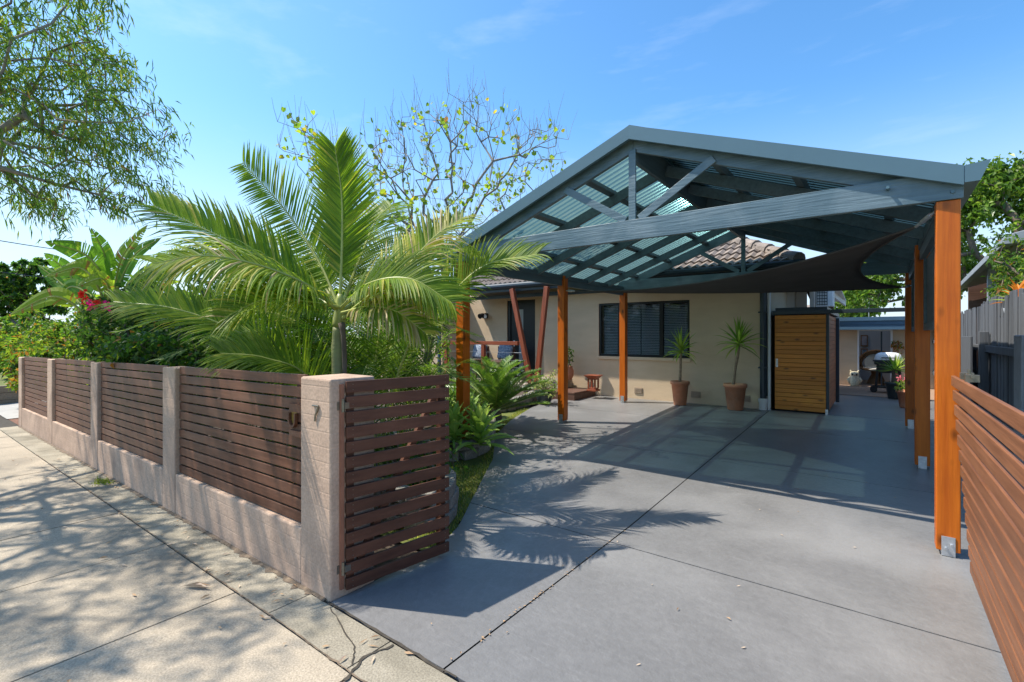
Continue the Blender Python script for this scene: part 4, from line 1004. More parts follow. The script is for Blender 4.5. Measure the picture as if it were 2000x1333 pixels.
# barbecue on a cart
p = onY(1735, 766, 16.2); c = Vector((p.x, 16.2, -0.015))
bq = thing('barbecue', c, 'black barbecue cart with pale domed lid by the right fence', 'barbecue')
mb = MB(); vs = []; fs = []
for j in range(7):
    a = math.pi / 2 * j / 6; r = math.cos(a) ** 0.45; z = 0.2 * math.sin(a)
    for i in range(20):
        th = 2 * math.pi * i / 20; cx_ = abs(math.cos(th)) ** 0.6 * math.copysign(1, math.cos(th)); sy_ = abs(math.sin(th)) ** 0.6 * math.copysign(1, math.sin(th))
        vs.append(c + Vector((0.30 * r * cx_, 0.22 * r * sy_, 0.86 + z)))
for j in range(6):
    for i in range(20): fs.append((j * 20 + i, j * 20 + (i + 1) % 20, (j + 1) * 20 + (i + 1) % 20, (j + 1) * 20 + i))
mb.add(vs, fs); lid = mb.build('lid', M_white, bq, smooth=True)
mb = MB(); mb.tube([c + Vector((-0.14, -0.2, 0.92)), c + Vector((-0.14, -0.25, 0.92)), c + Vector((0.14, -0.25, 0.92)), c + Vector((0.14, -0.2, 0.92))], 0.012, 6); mb.build('handle', M_black, lid)
mb = MB(); mb.box(c.x - .3, c.x + .3, c.y - .22, c.y + .22, 0.72, 0.84); mb.box(c.x - .33, c.x - .3, c.y - .2, c.y + .2, 0.80, 0.83); mb.build('firebox', M_black, bq, bevel=0.03)
mb = MB()
for s_ in (-1, 1): mb.bar(c + Vector((s_ * .27, 0, 0.03)), c + Vector((s_ * .22, 0, 0.72)), 0.06, 0.34, (0, 1, 0))
mb.box(c.x - .24, c.x + .24, c.y - .15, c.y + .15, 0.5, 0.69)
mb.box(c.x - .25, c.x + .25, c.y - .17, c.y + .17, 0.10, 0.14); mb.build('cart', M_black, bq, bevel=0.012)
for s_ in (-1, 1):
    mb = MB(); mb.tube([c + Vector((-0.31, s_ * .16 - .02, 0.07)), c + Vector((-0.31, s_ * .16 + .02, 0.07))], 0.08, 14); w_ = mb.build('wheel', M_black, bq)
    w_.location = (0, 0, 0)
# distant roofs, aerial
fr = thing('distant_house', (0, 52, 0), 'distant tiled house roof seen above the sunroom', 'house')
mb = MB(); mb.box(-14, -2.3, 52, 60, 0, 2.4); mb.build('wall', M_wall2, fr)
mb = MB(); mb.add([(-14.4, 51.5, 2.4), (-1.9, 51.5, 2.4), (-1.9, 60.5, 2.4), (-14.4, 60.5, 2.4), (-10.5, 56, 4.5), (-5, 56, 4.5)], [(0, 1, 5, 4), (1, 2, 5), (2, 3, 4, 5), (3, 0, 4)]); mb.build('roof', M_tile, fr)
p = at(1697, 604, 40)
an = thing('roof_aerial', (p.x, p.y, 2.5), 'thin television aerial on its mast above the sunroom roof', 'aerial')
top = at(1697, 585, 40)
mb = MB(); mb.tube([(p.x, p.y, 2.4), (p.x, p.y, top.z)], 0.03, 6); mb.build('mast', M_greyp, an)
mb = MB(); mb.tube([(p.x - 1.1, p.y, top.z), (p.x + 0.25, p.y, top.z)], 0.022, 5)
for i in range(7): mb.tube([(p.x - 1.0 + i * 0.19, p.y - .3, top.z + .03), (p.x - 1.0 + i * 0.19, p.y + .3, top.z + .03)], 0.016, 5)
mb.build('boom', M_greyp, an)
# overhead wires to the left
for k, (va, vb, xa, lab) in enumerate(((467, 497, 14, 'higher overhead wire crossing the sky behind the tree at left'), (529, 551, 16, 'lower overhead wire at the far left above the garden'))):
    a = at(-40, va - 3, xa); b = at(330, vb, xa + 12)
    mb = MB(); mb.tube([a.lerp(b, i / 14) - Vector((0, 0, 0.25 * math.sin(math.pi * i / 14))) for i in range(15)], 0.014, 5)
    tag(mb.build('overhead_wire', M_black), lab, 'wire', 'overhead wires')
# timber retaining wall past the fence end
t = thing('retaining_wall', (-16.6, 1.9, -0.2), 'low timber sleeper retaining wall past the far end of the street fence', 'retaining wall')
mb = MB()
for i in range(3): mb.box(-17.1, -17.0, 1.2, 6.0, -0.26 + i * 0.175, -0.26 + i * 0.175 + 0.17)
mb.build('sleepers', M_sleeper, t, bevel=0.01)
for y in (1.3, 3.4):
    mb = MB(); mb.box(-16.995, -16.88, y, y + 0.13, -0.26, 0.30); mb.build('wall_post', M_sleeper, t, bevel=0.01)
sheet('upper_lawn', lin(-30, -17.1, 1), lin(1.2, 8, 0.6), 0.42, M_turf)

# garden bed walls of split-face blocks
def block_wall(label, pts, h, rows, base=0.0):
    t = thing('garden_bed_wall', (*pts[0], base), label, 'garden wall', 'grey block garden bed walls')
    P = [Vector((x, y, 0)) for x, y in pts]; L_ = [0]
    for a, b in zip(P, P[1:]): L_.append(L_[-1] + (b - a).length)
    def ev(d):
        for i in range(len(P) - 1):
            if d <= L_[i + 1] or i == len(P) - 2: return P[i].lerp(P[i + 1], (d - L_[i]) / (L_[i + 1] - L_[i]))
    for r in range(rows):
        mb = MB(); d = -0.1 * (r % 2); hh = h / rows
        while d < L_[-1]:
            a, b = ev(max(0, d) + 0.003), ev(min(L_[-1], d + 0.235) - 0.003)
            g0 = G(a.x, a.y) + base + r * hh
            j = rnd(-0.006, 0.006); o = Vector((j, j, 0))
            mb.bar(a + o + Vector((0, 0, g0 + hh / 2)), b + o + Vector((0, 0, g0 + hh / 2)), 0.16 - r * 0.004 if r == rows - 1 else 0.15, hh - 0.004); d += 0.24
        mb.build('block_course', M_block, t, bevel=0.012)
    return t
block_wall('grey block garden bed wall curving round the orange post behind the gate', [(-5.6, 4.05), (-4.6, 4.02), (-4.15, 4.05), (-3.93, 4.2), (-3.96, 4.6), (-4.3, 5.15), (-4.75, 5.7)], 0.23, 2, 0.0)
block_wall('low curved grey block wall in front of the sago palm', [(-6.3, 6.75), (-5.75, 6.72), (-5.5, 7.0), (-5.52, 7.7), (-5.75, 8.35)], 0.22, 2)
block_wall('short grey block edging showing beyond the open gate end', [(-3.9, 2.5), (-2.95, 2.5), (-2.72, 2.62), (-2.9, 2.95), (-3.5, 3.3)], 0.3, 3)
for nm, pts in (('raised_bed_soil', [(-5.6, 4.1), (-4.1, 4.1), (-3.98, 4.3), (-4.05, 4.65), (-4.8, 5.7), (-5.6, 6.6)]), ('raised_bed_soil', [(-7.0, 6.8), (-5.7, 6.8), (-5.56, 7.1), (-5.6, 7.8), (-5.8, 8.4), (-7, 8.6)])):
    mb = MB(); mb.add([(x, y, G(x, y) + 0.17) for x, y in pts], [tuple(range(len(pts)))]); tag(mb.build(nm, M_soil), kind='structure')

# ------------------------------------------------------------ plants
LG = [leafm('leaf_deep_green', (0.04, 0.10, 0.018)), leafm('leaf_mid_green', (0.085, 0.17, 0.024)), leafm('leaf_yellow_green', (0.2, 0.26, 0.03)), leafm('leaf_rusty', (0.3, 0.13, 0.03))]
LE = [leafm('gum_leaf_olive', (0.085, 0.15, 0.035), t=0.5), leafm('gum_leaf_green', (0.12, 0.21, 0.04), t=0.5), leafm('gum_leaf_yellow', (0.25, 0.27, 0.05), t=0.5), leafm('gum_leaf_rust', (0.25, 0.1, 0.04))]
LR = [leafm('heart_leaf_lime', (0.26, 0.32, 0.04), t=0.5), leafm('heart_leaf_green', (0.15, 0.24, 0.035), t=0.5), leafm('heart_leaf_gold', (0.42, 0.33, 0.04), t=0.5), leafm('heart_leaf_brown', (0.3, 0.14, 0.05))]
LP = [leafm('palm_leaflet_green', (0.14, 0.225, 0.018), t=0.5), leafm('palm_leaflet_bright', (0.27, 0.34, 0.03), t=0.55), leafm('palm_leaflet_yellow', (0.44, 0.40, 0.07), t=0.45), leafm('palm_leaflet_dry', (0.42, 0.32, 0.15), t=0.3)]
LD = [leafm('dark_palm_leaflet', (0.085, 0.16, 0.025)), leafm('dark_palm_leaflet_light', (0.15, 0.23, 0.035))]
LV = [leafm('agave_green', (0.24, 0.36, 0.08), t=0.3), leafm('agave_pale', (0.38, 0.48, 0.15), t=0.3)]
LC = [leafm('sago_green', (0.09, 0.17, 0.03), t=0.25, rough=0.3), leafm('sago_light', (0.17, 0.26, 0.05), t=0.25, rough=0.3)]
LS = [leafm('strap_leaf_green', (0.08, 0.16, 0.03)), leafm('strap_leaf_light', (0.2, 0.28, 0.06))]
LB = [leafm('banana_leaf_green', (0.12, 0.24, 0.03), t=0.5), leafm('banana_leaf_yellow', (0.24, 0.32, 0.04), t=0.5), leafm('banana_leaf_rust', (0.35, 0.17, 0.04))]
LN = [leafm('shiny_tree_leaf', (0.075, 0.15, 0.025), rough=0.35), leafm('shiny_tree_leaf_mid', (0.14, 0.23, 0.035), rough=0.35), leafm('shiny_tree_leaf_light', (0.26, 0.34, 0.07), rough=0.38)]
def pick(w):
    r = random.random() * sum(w)
    for i, x in enumerate(w):
        r -= x
        if r < 0: return i
    return len(w) - 1

def grow(trunk, targets, step=0.3, pref=0.35, wob=0.12):
    """branches: every target is joined to the nearest wood already grown"""
    N = [Vector(p) for p in trunk]; par = [max(i - 1, 0) for i in range(len(N))]; par[0] = -1
    dist = [0.0]
    for i in range(1, len(N)): dist.append(dist[-1] + (N[i] - N[i - 1]).length)
    root = N[-1]; arr = np.array([tuple(p) for p in N]); dar = np.array(dist); tips = []
    for T in sorted(targets, key=lambda p: (p - root).length):
        d = np.linalg.norm(arr - np.array(tuple(T)), axis=1)
        k = int(np.argmin(d + pref * dar)); a = N[k]; L_ = (T - a).length; n = max(1, int(L_ / step)); q = k
        bow = Vector((rnd(-1, 1), rnd(-1, 1), rnd(0, 1))) * (wob * L_)
        new = []; nd = []
        for i in range(1, n + 1):
            f = i / n; p = a.lerp(T, f) + bow * (4 * f * (1 - f) * 0.5) + (rdir() * (wob * step * 0.28) if i < n else Vector((0, 0, 0)))
            N.append(p); par.append(q); dist.append(dist[q] + (p - N[q]).length); q = len(N) - 1; new.append(tuple(p)); nd.append(dist[-1])
        arr = np.vstack([arr, np.array(new)]); dar = np.append(dar, nd); tips.append(q)
    return N, par, tips
def wood(mb, N, par, tips, r_tip, r_max, expo=0.45, n=5):
    cnt = [0] * len(N)
    for q in tips:
        while q >= 0: cnt[q] += 1; q = par[q]
    rad = [min(r_max, r_tip * max(1, c) ** expo) for c in cnt]
    for i in range(len(N)):
        if par[i] >= 0: mb.tube([N[par[i]], N[i]], [rad[par[i]] if rad[par[i]] < rad[i] * 1.8 else rad[i] * 1.3, rad[i]], n if rad[i] < 0.03 else 8, cap=False)
    return rad
def in_poly(u, v, P):
    c = False; j = len(P) - 1
    for i in range(len(P)):
        if (P[i][1] > v) != (P[j][1] > v) and u < (P[j][0] - P[i][0]) * (v - P[i][1]) / (P[j][1] - P[i][1]) + P[i][0]: c = not c
        j = i
    return c
def proj(p):
    lat = p.x * cY + p.y * sY; z = -p.x * sY + p.y * cY
    return (1000 + FOC * lat / z, HOR - FOC * (p.z - CAMH) / z, z) if z > 0.1 else (-1e4, 0, z)
def sprig(mb, p, d, n, ln, w, lf, wl, droop=0.3, spread=0.7, size=0.25, hang=0.0):
    """leaves alternating along a short twig"""
    for i in range(n):
        q = p + d * (size * (i / n - 0.5)) + rdir() * (size * 0.16)
        dd = (d * 0.5 + rdir() * spread + Vector((0, 0, -hang))).normalized()
        mb.leaf(q, dd, rdir(0.8), ln * rnd(0.6, 1.2), w * rnd(0.7, 1.2), droop * rnd(0.3, 1.2), pick(wl))

# ---- street gum tree over the footpath, trunk out of frame to the left
def in_ell(c, r):
    while True:
        v = Vector((rnd(-1, 1), rnd(-1, 1), rnd(-1, 1)))
        if v.length < 1: return Vector((c[0] + v.x * r[0], c[1] + v.y * r[1], c[2] + v.z * r[2]))
GUM = [(-5000, -4000), (190, -4000), (205, -300), (228, 0), (213, 60), (222, 105), (262, 140), (300, 165), (332, 215), (358, 285), (345, 315), (325, 335), (345, 375), (322, 398), (272, 425), (240, 445), (175, 385), (128, 395), (130, 448), (105, 458), (70, 425), (30, 420), (0, 440), (-5000, 500)]
gum = thing('gum_tree', (-9.6, -2.1, -0.1), 'tall gum tree with drooping narrow leaves overhanging the footpath at upper left', 'tree')
tg = []
ells = [((-8.2, 0.6, 4.9), (2.6, 1.7, 1.7)), ((-7.2, -0.6, 6.3), (3.0, 2.2, 1.7)), ((-9.5, -1.8, 7.2), (3.2, 2.6, 1.6)), ((-6.9, 1.4, 4.3), (1.1, 0.9, 0.9)), (at(80, 340, 6.4), (1.1, 0.9, 0.75)), (at(230, 320, 6.3), (0.9, 0.8, 0.75)), (at(120, 180, 6.2), (1.2, 0.9, 0.9)), (at(120, 405, 6.6), (1.0, 0.6, 0.3))]
for c_, r_, k in zip([e[0] for e in ells], [e[1] for e in ells], (250, 220, 150, 60, 42, 44, 60, 22)):
    m_ = 0
    while m_ < k:
        p = in_ell(c_, r_); u, v, z = proj(p)
        if z > 0.3 and -600 < u and not in_poly(u, v, GUM): continue
        if z > 0.3 and u > 1000: continue
        if p.x + 0.573 * p.z > -2.2: continue
        tg.append(p); m_ += 1
N, par, tips = grow(bez([(-9.6, -2.1, -0.1), (-9.5, -2.0, 1.2), (-9.3, -1.8, 2.4), (-9.2, -1.6, 3.3)], 8), tg, 0.3, 0.22, 0.16)
mb = MB(); wood(mb, N, par, tips, 0.0035, 0.17, 0.55); mb.build('trunk', M_bark, gum, smooth=True)
mb = MB()
for q in tips:
    p = N[q]; u, v, z = proj(p); vis = z > 0.3 and u > -150 and v > -150
    for s in range(4 if vis else 2):
        d = (rdir(-0.25) * 0.8 + (N[q] - N[par[q]]).normalized() * 0.6).normalized(); c_ = p + rdir() * rnd(0, 0.22)
        sprig(mb, c_, d, 8, 0.115 if vis else 0.17, 0.016 if vis else 0.03, LE, (4, 4, 1.6, 0.25), 0.35, 0.55, 0.3, 0.55)
mb.build('crown', LE, gum)

# ---- bare branched tree with yellowing heart-shaped leaves behind the palm
rb = thing('redbud_tree', (-5.35, 5.0, 0), 'sparse bare twigged tree with yellow green leaves behind the big palm', 'tree')
tr = bez([at(836, 745, 7), at(833, 700, 7), at(845, 640, 7), at(852, 560, 7.1)], 8); tr[0].z = 0.05
tgt = []
spots = [(585, 245, 6.3), (600, 270, 6.3), (625, 285, 6.3), (650, 330, 6.3), (740, 300, 6.6), (765, 262, 6.6), (770, 330, 6.8), (800, 240, 7), (815, 235, 6.8), (855, 225, 6.8), (868, 245, 6.7), (880, 300, 7), (905, 200, 7), (915, 190, 7.3), (930, 260, 7.4), (960, 235, 7.4), (975, 220, 7.5), (1000, 300, 7.5), (1030, 280, 7.6), (1045, 262, 7.5), (1080, 265, 7.6), (1050, 245, 7.5), (990, 340, 7.6), (1010, 370, 7.6), (1050, 330, 7.7), (960, 380, 7.4), (930, 420, 7.2), (900, 360, 7), (870, 390, 6.8), (830, 350, 6.8), (800, 390, 6.7), (770, 400, 6.6), (730, 370, 6.6), (845, 300, 6.9), (890, 440, 6.9), (960, 440, 7.3), (820, 440, 6.8), (860, 480, 6.9), (940, 470, 7.2), (1070, 290, 7.6), (790, 300, 7), (700, 300, 6.4)]
for u, v, t_ in spots:
    tgt.append(at(u, v, t_))
    for _ in range(14): tgt.append(at(u + rnd(-45, 45), v + rnd(-28, 55), t_ + rnd(-0.6, 0.6)))
N, par, tips = grow(tr, tgt, 0.16, 0.34, 0.02)
mb = MB(); wood(mb, N, par, tips, 0.0026, 0.07, 0.47)
for q in range(len(tr), len(N)):     # fine upright whips
    for _w in range(pick((5, 4, 2))):
        a = N[q]; d = Vector((rnd(-.35, .35), rnd(-.35, .35), 1)).normalized(); h = rnd(0.15, 0.55)
        mb.tube([a, a + d * h * 0.5 + rdir() * 0.02, a + d * h], [0.0026, 0.002, 0.0012], 4, cap=False)
mb.build('trunk', M_bark, rb, smooth=True)
mb = MB()
for q in range(len(tr), len(N)):
    u, v, z = proj(N[q]); low = v > 330
    if random.random() < (0.75 if low else 0.26) or (u < 680 and random.random() < 0.5):
        for _ in range(random.choice((1, 2, 3, 4))):
            p = N[q] + rdir() * 0.07; d = rdir(-0.3); n = rdir(0.5); ln = rnd(0.045, 0.08); s_ = d.cross(n)
            s_ = s_.normalized() if s_.length > .01 else d.orthogonal().normalized(); w = ln * 0.5; up = s_.cross(d) * ln * 0.12
            mb.add([p, p - d * ln * 0.12 + s_ * w * 0.55 + up, p + d * ln * 0.3 + s_ * w + up, p + d * ln * 0.7 + s_ * w * 0.6 + up, p + d * ln, p + d * ln * 0.7 - s_ * w * 0.6 + up, p + d * ln * 0.3 - s_ * w + up, p - d * ln * 0.12 - s_ * w * 0.55 + up],
                   [(0, 1, 2, 3, 4), (0, 4, 5, 6, 7)], pick((5, 5, 1.2, 0.4)))
mb.build('crown', LR, rb)

# ---- palm fronds
def frond(mb, pts, nl=56, llen=0.5, lw=0.019, vee=0.35, sweep=0.75, droop=0.35, mats=(5, 3, 1, 0.2), r0=0.016, up=Vector((0, 0, 1)), start=0.14, tilt=0.0, seg=4, hang=None, rmi=None):
    P = bez(pts, 40); n = len(P)
    mb.tube(P, [lerp(r0, 0.003, (i / (n - 1)) ** 0.8) for i in range(n)], 6, mi=rmi if rmi is not None else len(LP))
    for i in range(nl):
        f = start + (1 - start) * (i + 0.5) / nl
        x = f * (n - 1); k = min(int(x), n - 2); p = P[k].lerp(P[k + 1], x - k); T = (P[k + 1] - P[k]).normalized()
        S = T.cross(up); S = S.normalized() if S.length > 1e-3 else T.orthogonal().normalized(); Nn = S.cross(T)
        prof = min(1, 0.35 + (f - start) / (1 - start) * 3.2) * (1 - ((f - 0.25) / 0.78) ** 3 * 0.62 if f > 0.25 else 1)
        for sg in (-1, 1):
            ln = llen * prof * rnd(0.85, 1.08); sw = sweep * lerp(0.75, 1.5, f) + rnd(-0.07, 0.07)
            d0 = (S * sg + T * sw + Nn * (vee + rnd(-0.12, 0.12))).normalized()
            dr = droop * rnd(0.5, 1.5) if not hang or random.random() > hang else droop + rnd(0.6, 1.2)
            pp = [p]; d = d0.copy()
            for s in range(seg):
                pp.append(pp[-1] + d * (ln / seg)); d = (d + Vector((0, 0, -dr * (s + 1) / seg))).normalized()
            ws = [lw * a for a in ((0.55, 1, 0.9, 0.6, 0.08) if seg == 4 else (0.6, 1, 0.6, 0.06))]
            side = T - d0 * T.dot(d0); side = side.normalized() if side.length > 1e-3 else Nn
            nn = d0.cross(side)
            mb.blade(pp, ws, side, pick(mats), fold=0.22, nrm=nn)
def palm_thing(name, base, label, group=None): return thing(name, base, label, 'palm', group)
pal = palm_thing('king_palm', at(662, 780, 4.0).xy.to_3d(), 'large arching palm with green trunk rising behind the fence near the pillar')
b0 = at(662, 755, 4.0); crown = at(663, 605, 4.0)
mb = MB(); P = bez([Vector((b0.x, b0.y, -0.03)), at(661, 735, 4.0), at(660, 680, 4.0), at(662, 640, 4.0)], 14)
mb.tube(P, [0.054 if i < 10 else 0.05 for i in range(14)], 14); mb.build('trunk', M_ptrunk, pal, smooth=True)
mb = MB(); mb.tube(bez([at(662, 640, 4.0), at(663, 622, 4.0), at(664, 598, 4.0), at(664, 575, 4.0)], 8), [0.05, 0.055, 0.053, 0.048, 0.042, 0.036, 0.03, 0.022], 12); mb.build('crownshaft', M_rach, pal, smooth=True)
mb = MB(); P = bez([at(667, 632, 3.96), at(671, 660, 3.94), at(673, 700, 3.94), at(673, 740, 3.95)], 8); mb.tube(P, [0.03, 0.024, 0.02, 0.02, 0.02, 0.02, 0.018, 0.015], 8); mb.build('dry_sheath', M_barkd, pal, smooth=True)
MP = LP + [M_rach]
camdir = Vector((-math.sin(YAW), math.cos(YAW), 0))
FU = (Vector((0, 0, 0.75)) - camdir * 0.66).normalized()   # fronds lean out towards the street and the sun
FR = [  # screen path of each stalk, with its own distance, plus leaflet settings
 ([(664, 590, 4.0), (668, 480, 4.02), (667, 380, 4.02), (654, 287, 3.98)], dict(llen=0.44, nl=99, vee=0.12, sweep=0.95, droop=0.05, mats=(6, 4, 0.6, 0), up=camdir, lw=0.018)),
 ([(658, 592, 4.0), (625, 515, 4.15), (560, 415, 4.3), (474, 318, 4.4)], dict(llen=0.46, nl=84, vee=0.12, sweep=0.55, droop=0.1, mats=(7, 2, 0.3, 0), up=(camdir + Vector((0, 0, 0.55))).normalized(), lw=0.018)),
 ([(655, 595, 3.98), (575, 545, 3.75), (460, 478, 3.6), (300, 402, 3.5)], dict(up=FU, llen=0.48, nl=93, vee=0.3, sweep=0.8, droop=0.35, mats=(6, 4, 0.5, 0.05))),
 ([(655, 604, 3.95), (605, 560, 3.6), (510, 520, 3.3), (400, 500, 3.1), (300, 515, 3.0)], dict(up=FU, llen=0.48, nl=86, vee=0.05, sweep=0.6, droop=0.6, mats=(3, 4, 1.8, 0.4), hang=0.35)),
 ([(670, 620, 3.95), (735, 568, 3.9), (795, 520, 4.0), (850, 462, 4.1), (905, 425, 4.3)], dict(up=FU, llen=0.48, nl=80, vee=0.25, sweep=0.8, droop=0.45, mats=(3, 3, 4, 1.5), hang=0.2)),
 ([(668, 596, 4.05), (705, 500, 4.35), (735, 430, 4.7), (765, 400, 5.0)], dict(up=FU, llen=0.46, nl=74, vee=0.2, mats=(7, 2, 0.3, 0))),
 ([(668, 606, 4.05), (740, 560, 4.6), (820, 520, 5.0), (880, 490, 5.3), (930, 500, 5.5)], dict(up=FU, llen=0.46, nl=74, droop=0.5, mats=(6, 4, 0.4, 0.1))),
 ([(657, 600, 4.05), (560, 560, 4.5), (440, 520, 5.0), (330, 500, 5.3)], dict(up=FU, llen=0.46, nl=76, droop=0.5, mats=(6, 4, 0.3, 0))),
 ([(660, 596, 4.1), (610, 500, 4.7), (560, 470, 5.2), (500, 480, 5.6)], dict(up=FU, llen=0.46, nl=70, droop=0.4, mats=(7, 3, 0.3, 0))),
 ([(668, 612, 3.9), (720, 600, 3.7), (775, 610, 3.6), (830, 650, 3.6)], dict(up=FU, llen=0.36, nl=67, droop=0.7, mats=(3, 2, 2, 2.5), hang=0.5)),
 ([(662, 600, 3.95), (600, 590, 3.7), (520, 585, 3.5), (440, 620, 3.4)], dict(up=FU, llen=0.46, nl=74, droop=0.5, mats=(6, 4, 0.4, 0.1))),
 ([(664, 600, 4.1), (700, 540, 4.5), (770, 480, 4.9), (850, 470, 5.2)], dict(up=FU, llen=0.44, nl=64, droop=0.4, mats=(6, 4, 0.5, 0.1), lw=0.018)),
 ([(660, 600, 4.1), (615, 545, 4.5), (530, 530, 4.9), (430, 560, 5.2)], dict(up=FU, llen=0.44, nl=64, droop=0.4, mats=(6, 4, 0.5, 0.1), lw=0.018)),
 ([(664, 600, 4.1), (668, 520, 4.6), (690, 470, 5.0), (730, 470, 5.3)], dict(up=FU, llen=0.44, nl=60, droop=0.3, mats=(6, 4, 0.3, 0), lw=0.018)),
 ([(670, 622, 3.9), (740, 575, 3.75), (800, 560, 3.7), (850, 600, 3.7)], dict(up=FU, llen=0.3, nl=50, droop=0.9, mats=(1, 1, 2, 4), hang=0.6, lw=0.014)),
 ([(666, 602, 3.95), (720, 555, 3.75), (800, 545, 3.6), (880, 590, 3.55)], dict(up=FU, llen=0.46, nl=76, droop=0.5, mats=(6, 4, 0.6, 0.2))),
]
for pts, kw in FR:
    mb = MB(); frond(mb, [at(*p) for p in pts], **kw); mb.build('frond', MP, pal)
# the low clump of bigger fronds beside it
pb = palm_thing('clumping_palm', at(735, 790, 4.7).xy.to_3d(), 'low palm sending wide fronds left over the fence and right towards the carport')
bb = at(720, 770, 4.7); bb.z = 0
for pts, kw in (
    ([(700, 760, 4.6), (560, 712, 4.4), (450, 642, 4.2), (335, 602, 4.1), (222, 590, 4.05)], dict(up=FU, llen=0.46, nl=103, vee=0.3, sweep=0.8, droop=0.3, mats=(6, 4, 0.3, 0), lw=0.018)),
    ([(725, 770, 4.6), (800, 672, 4.4), (868, 590, 4.3), (945, 520, 4.25), (1048, 497, 4.2)], dict(up=FU, llen=0.46, nl=103, vee=0.3, sweep=0.8, droop=0.3, mats=(5, 4, 0.6, 0.1), lw=0.018)),
    ([(720, 770, 4.8), (640, 680, 5.0), (560, 620, 5.2), (470, 600, 5.3)], dict(up=FU, llen=0.45, nl=76, mats=(7, 2, 0.3, 0))),
    ([(722, 770, 4.8), (740, 660, 5.0), (790, 590, 5.3), (860, 560, 5.5)], dict(up=FU, llen=0.45, nl=76, mats=(7, 2, 0.3, 0))),
    ([(720, 770, 4.5), (610, 745, 4.2), (520, 700, 4.0), (430, 690, 3.9)], dict(up=FU, llen=0.46, nl=74, mats=(7, 2, 0.3, 0)))):
    Q = [at(*p) for p in pts]; Q[0] = bb + (Q[0] - bb) * 0.25
    mb = MB(); frond(mb, Q, **kw); mb.build('frond', MP, pb)
# fine leaved palms filling the bed behind
def fine_palm(c, label, h, n, grp, rad=0.9, mats=LD, dark=(5, 3)):
    t = palm_thing('feather_palm', (c[0], c[1], 0), label, grp)
    for i in range(n):
        a = 2 * math.pi * i / n + rnd(-.3, .3); hh = h * rnd(0.55, 1.05); r = rad * rnd(0.6, 1.15)
        d = Vector((math.cos(a), math.sin(a), 0)); b = Vector((c[0], c[1], 0)) + d * rnd(0.03, 0.15)
        mb = MB(); frond(mb, [b, b + d * r * 0.2 + Vector((0, 0, hh * 0.6)), b + d * r * 0.6 + Vector((0, 0, hh * 0.98)), b + d * r * 1.1 + Vector((0, 0, hh * 0.92))],
              nl=34, llen=0.3, lw=0.016, vee=0.15, sweep=0.8, droop=0.35, mats=dark, r0=0.009, seg=3, start=0.22, rmi=len(mats)); mb.build('frond', mats + [M_rach], t)
for (u, t_, h, lab) in ((590, 5.3, 1.75, 'fine leaved feather palm, left of the big palm trunk'), (735, 5.2, 1.8, 'fine leaved feather palm just right of the big palm trunk'), (800, 5.9, 1.75, 'fine leaved feather palm, nearest the pale leaning tree trunk'), (665, 6.0, 1.95, 'fine leaved feather palm directly behind the big palm trunk'), (500, 5.6, 1.7, 'fine leaved feather palm beside the dark bougainvillea')):
    c = at(u, 700, t_); fine_palm((c.x, c.y), lab, h, 15, 'feather palms in the front bed')

# ---- leafy shrubs
def shrub(name, label, cat, cells, nleaf, ln, w, mats, wl, group=None, base=None, droop=0.25, hang=0.1, twig=M_barkd, size=0.16, rt=0.004, flowers=None):
    c0 = base or (cells[0][0][0], cells[0][0][1], 0)
    t = thing(name, c0, label, cat, group)
    tg = []
    for c, r, k in cells: tg += [in_ell(c, r) for _ in range(k)]
    N, par, tips = grow([Vector(c0), Vector(c0) + Vector((0.02, 0, 0.25)), Vector(c0) + Vector((0, 0.03, 0.5))], tg, 0.2, 0.2, 0.12)
    mb = MB(); wood(mb, N, par, tips, rt, 0.05); mb.build('stems', twig, t)
    mb = MB()
    for q in tips:
        for _ in range(nleaf): 
            p = N[q] + rdir() * rnd(0, 0.12); mb.leaf(p, (rdir(0.1) + Vector((0, 0, -hang))).normalized(), rdir(0.9), ln * rnd(0.6, 1.25), w * rnd(0.7, 1.2), droop * rnd(0, 1.3), pick(wl))
    mb.build('foliage', mats, t)
    if flowers:
        for fu, fv, ft, fm in flowers:
            p = at(fu, fv, ft); mb = MB()
            for _ in range(26):
                q = p + rdir() * rnd(0, 0.075); mb.leaf(q, rdir(), rdir(), 0.05, 0.04, 0.1)
            mb.build('flower_cluster', fm, t)
    return t
shrub('bougainvillea', 'dark green bougainvillea hedge with magenta flowers leaning over the fence', 'shrub',
      [((-6.2, 2.15, 1.25), (1.0, 0.5, 0.5), 110), ((-7.3, 2.2, 1.45), (1.0, 0.5, 0.5), 110), ((-5.4, 2.3, 1.05), (0.6, 0.5, 0.45), 60), ((-7.6, 2.1, 1.85), (0.5, 0.4, 0.35), 50), ((-6.9, 1.72, 1.33), (0.9, 0.16, 0.16), 34), ((-7.2, 2.1, 0.6), (1.2, 0.35, 0.45), 70), ((-5.2, 2.4, 0.7), (0.9, 0.5, 0.5), 40), ((-8.5, 2.0, 1.6), (0.8, 0.4, 0.5), 110)],
      22, 0.075, 0.05, LG, (7, 3, 0.7, 0.15), base=(-6.6, 2.4, 0), flowers=[(208, 600, 5.9, M_flow), (178, 598, 6.3, M_flow), (190, 592, 6.3, M_flowr), (160, 575, 6.6, M_flowr), (164, 585, 6.6, M_flowr)])
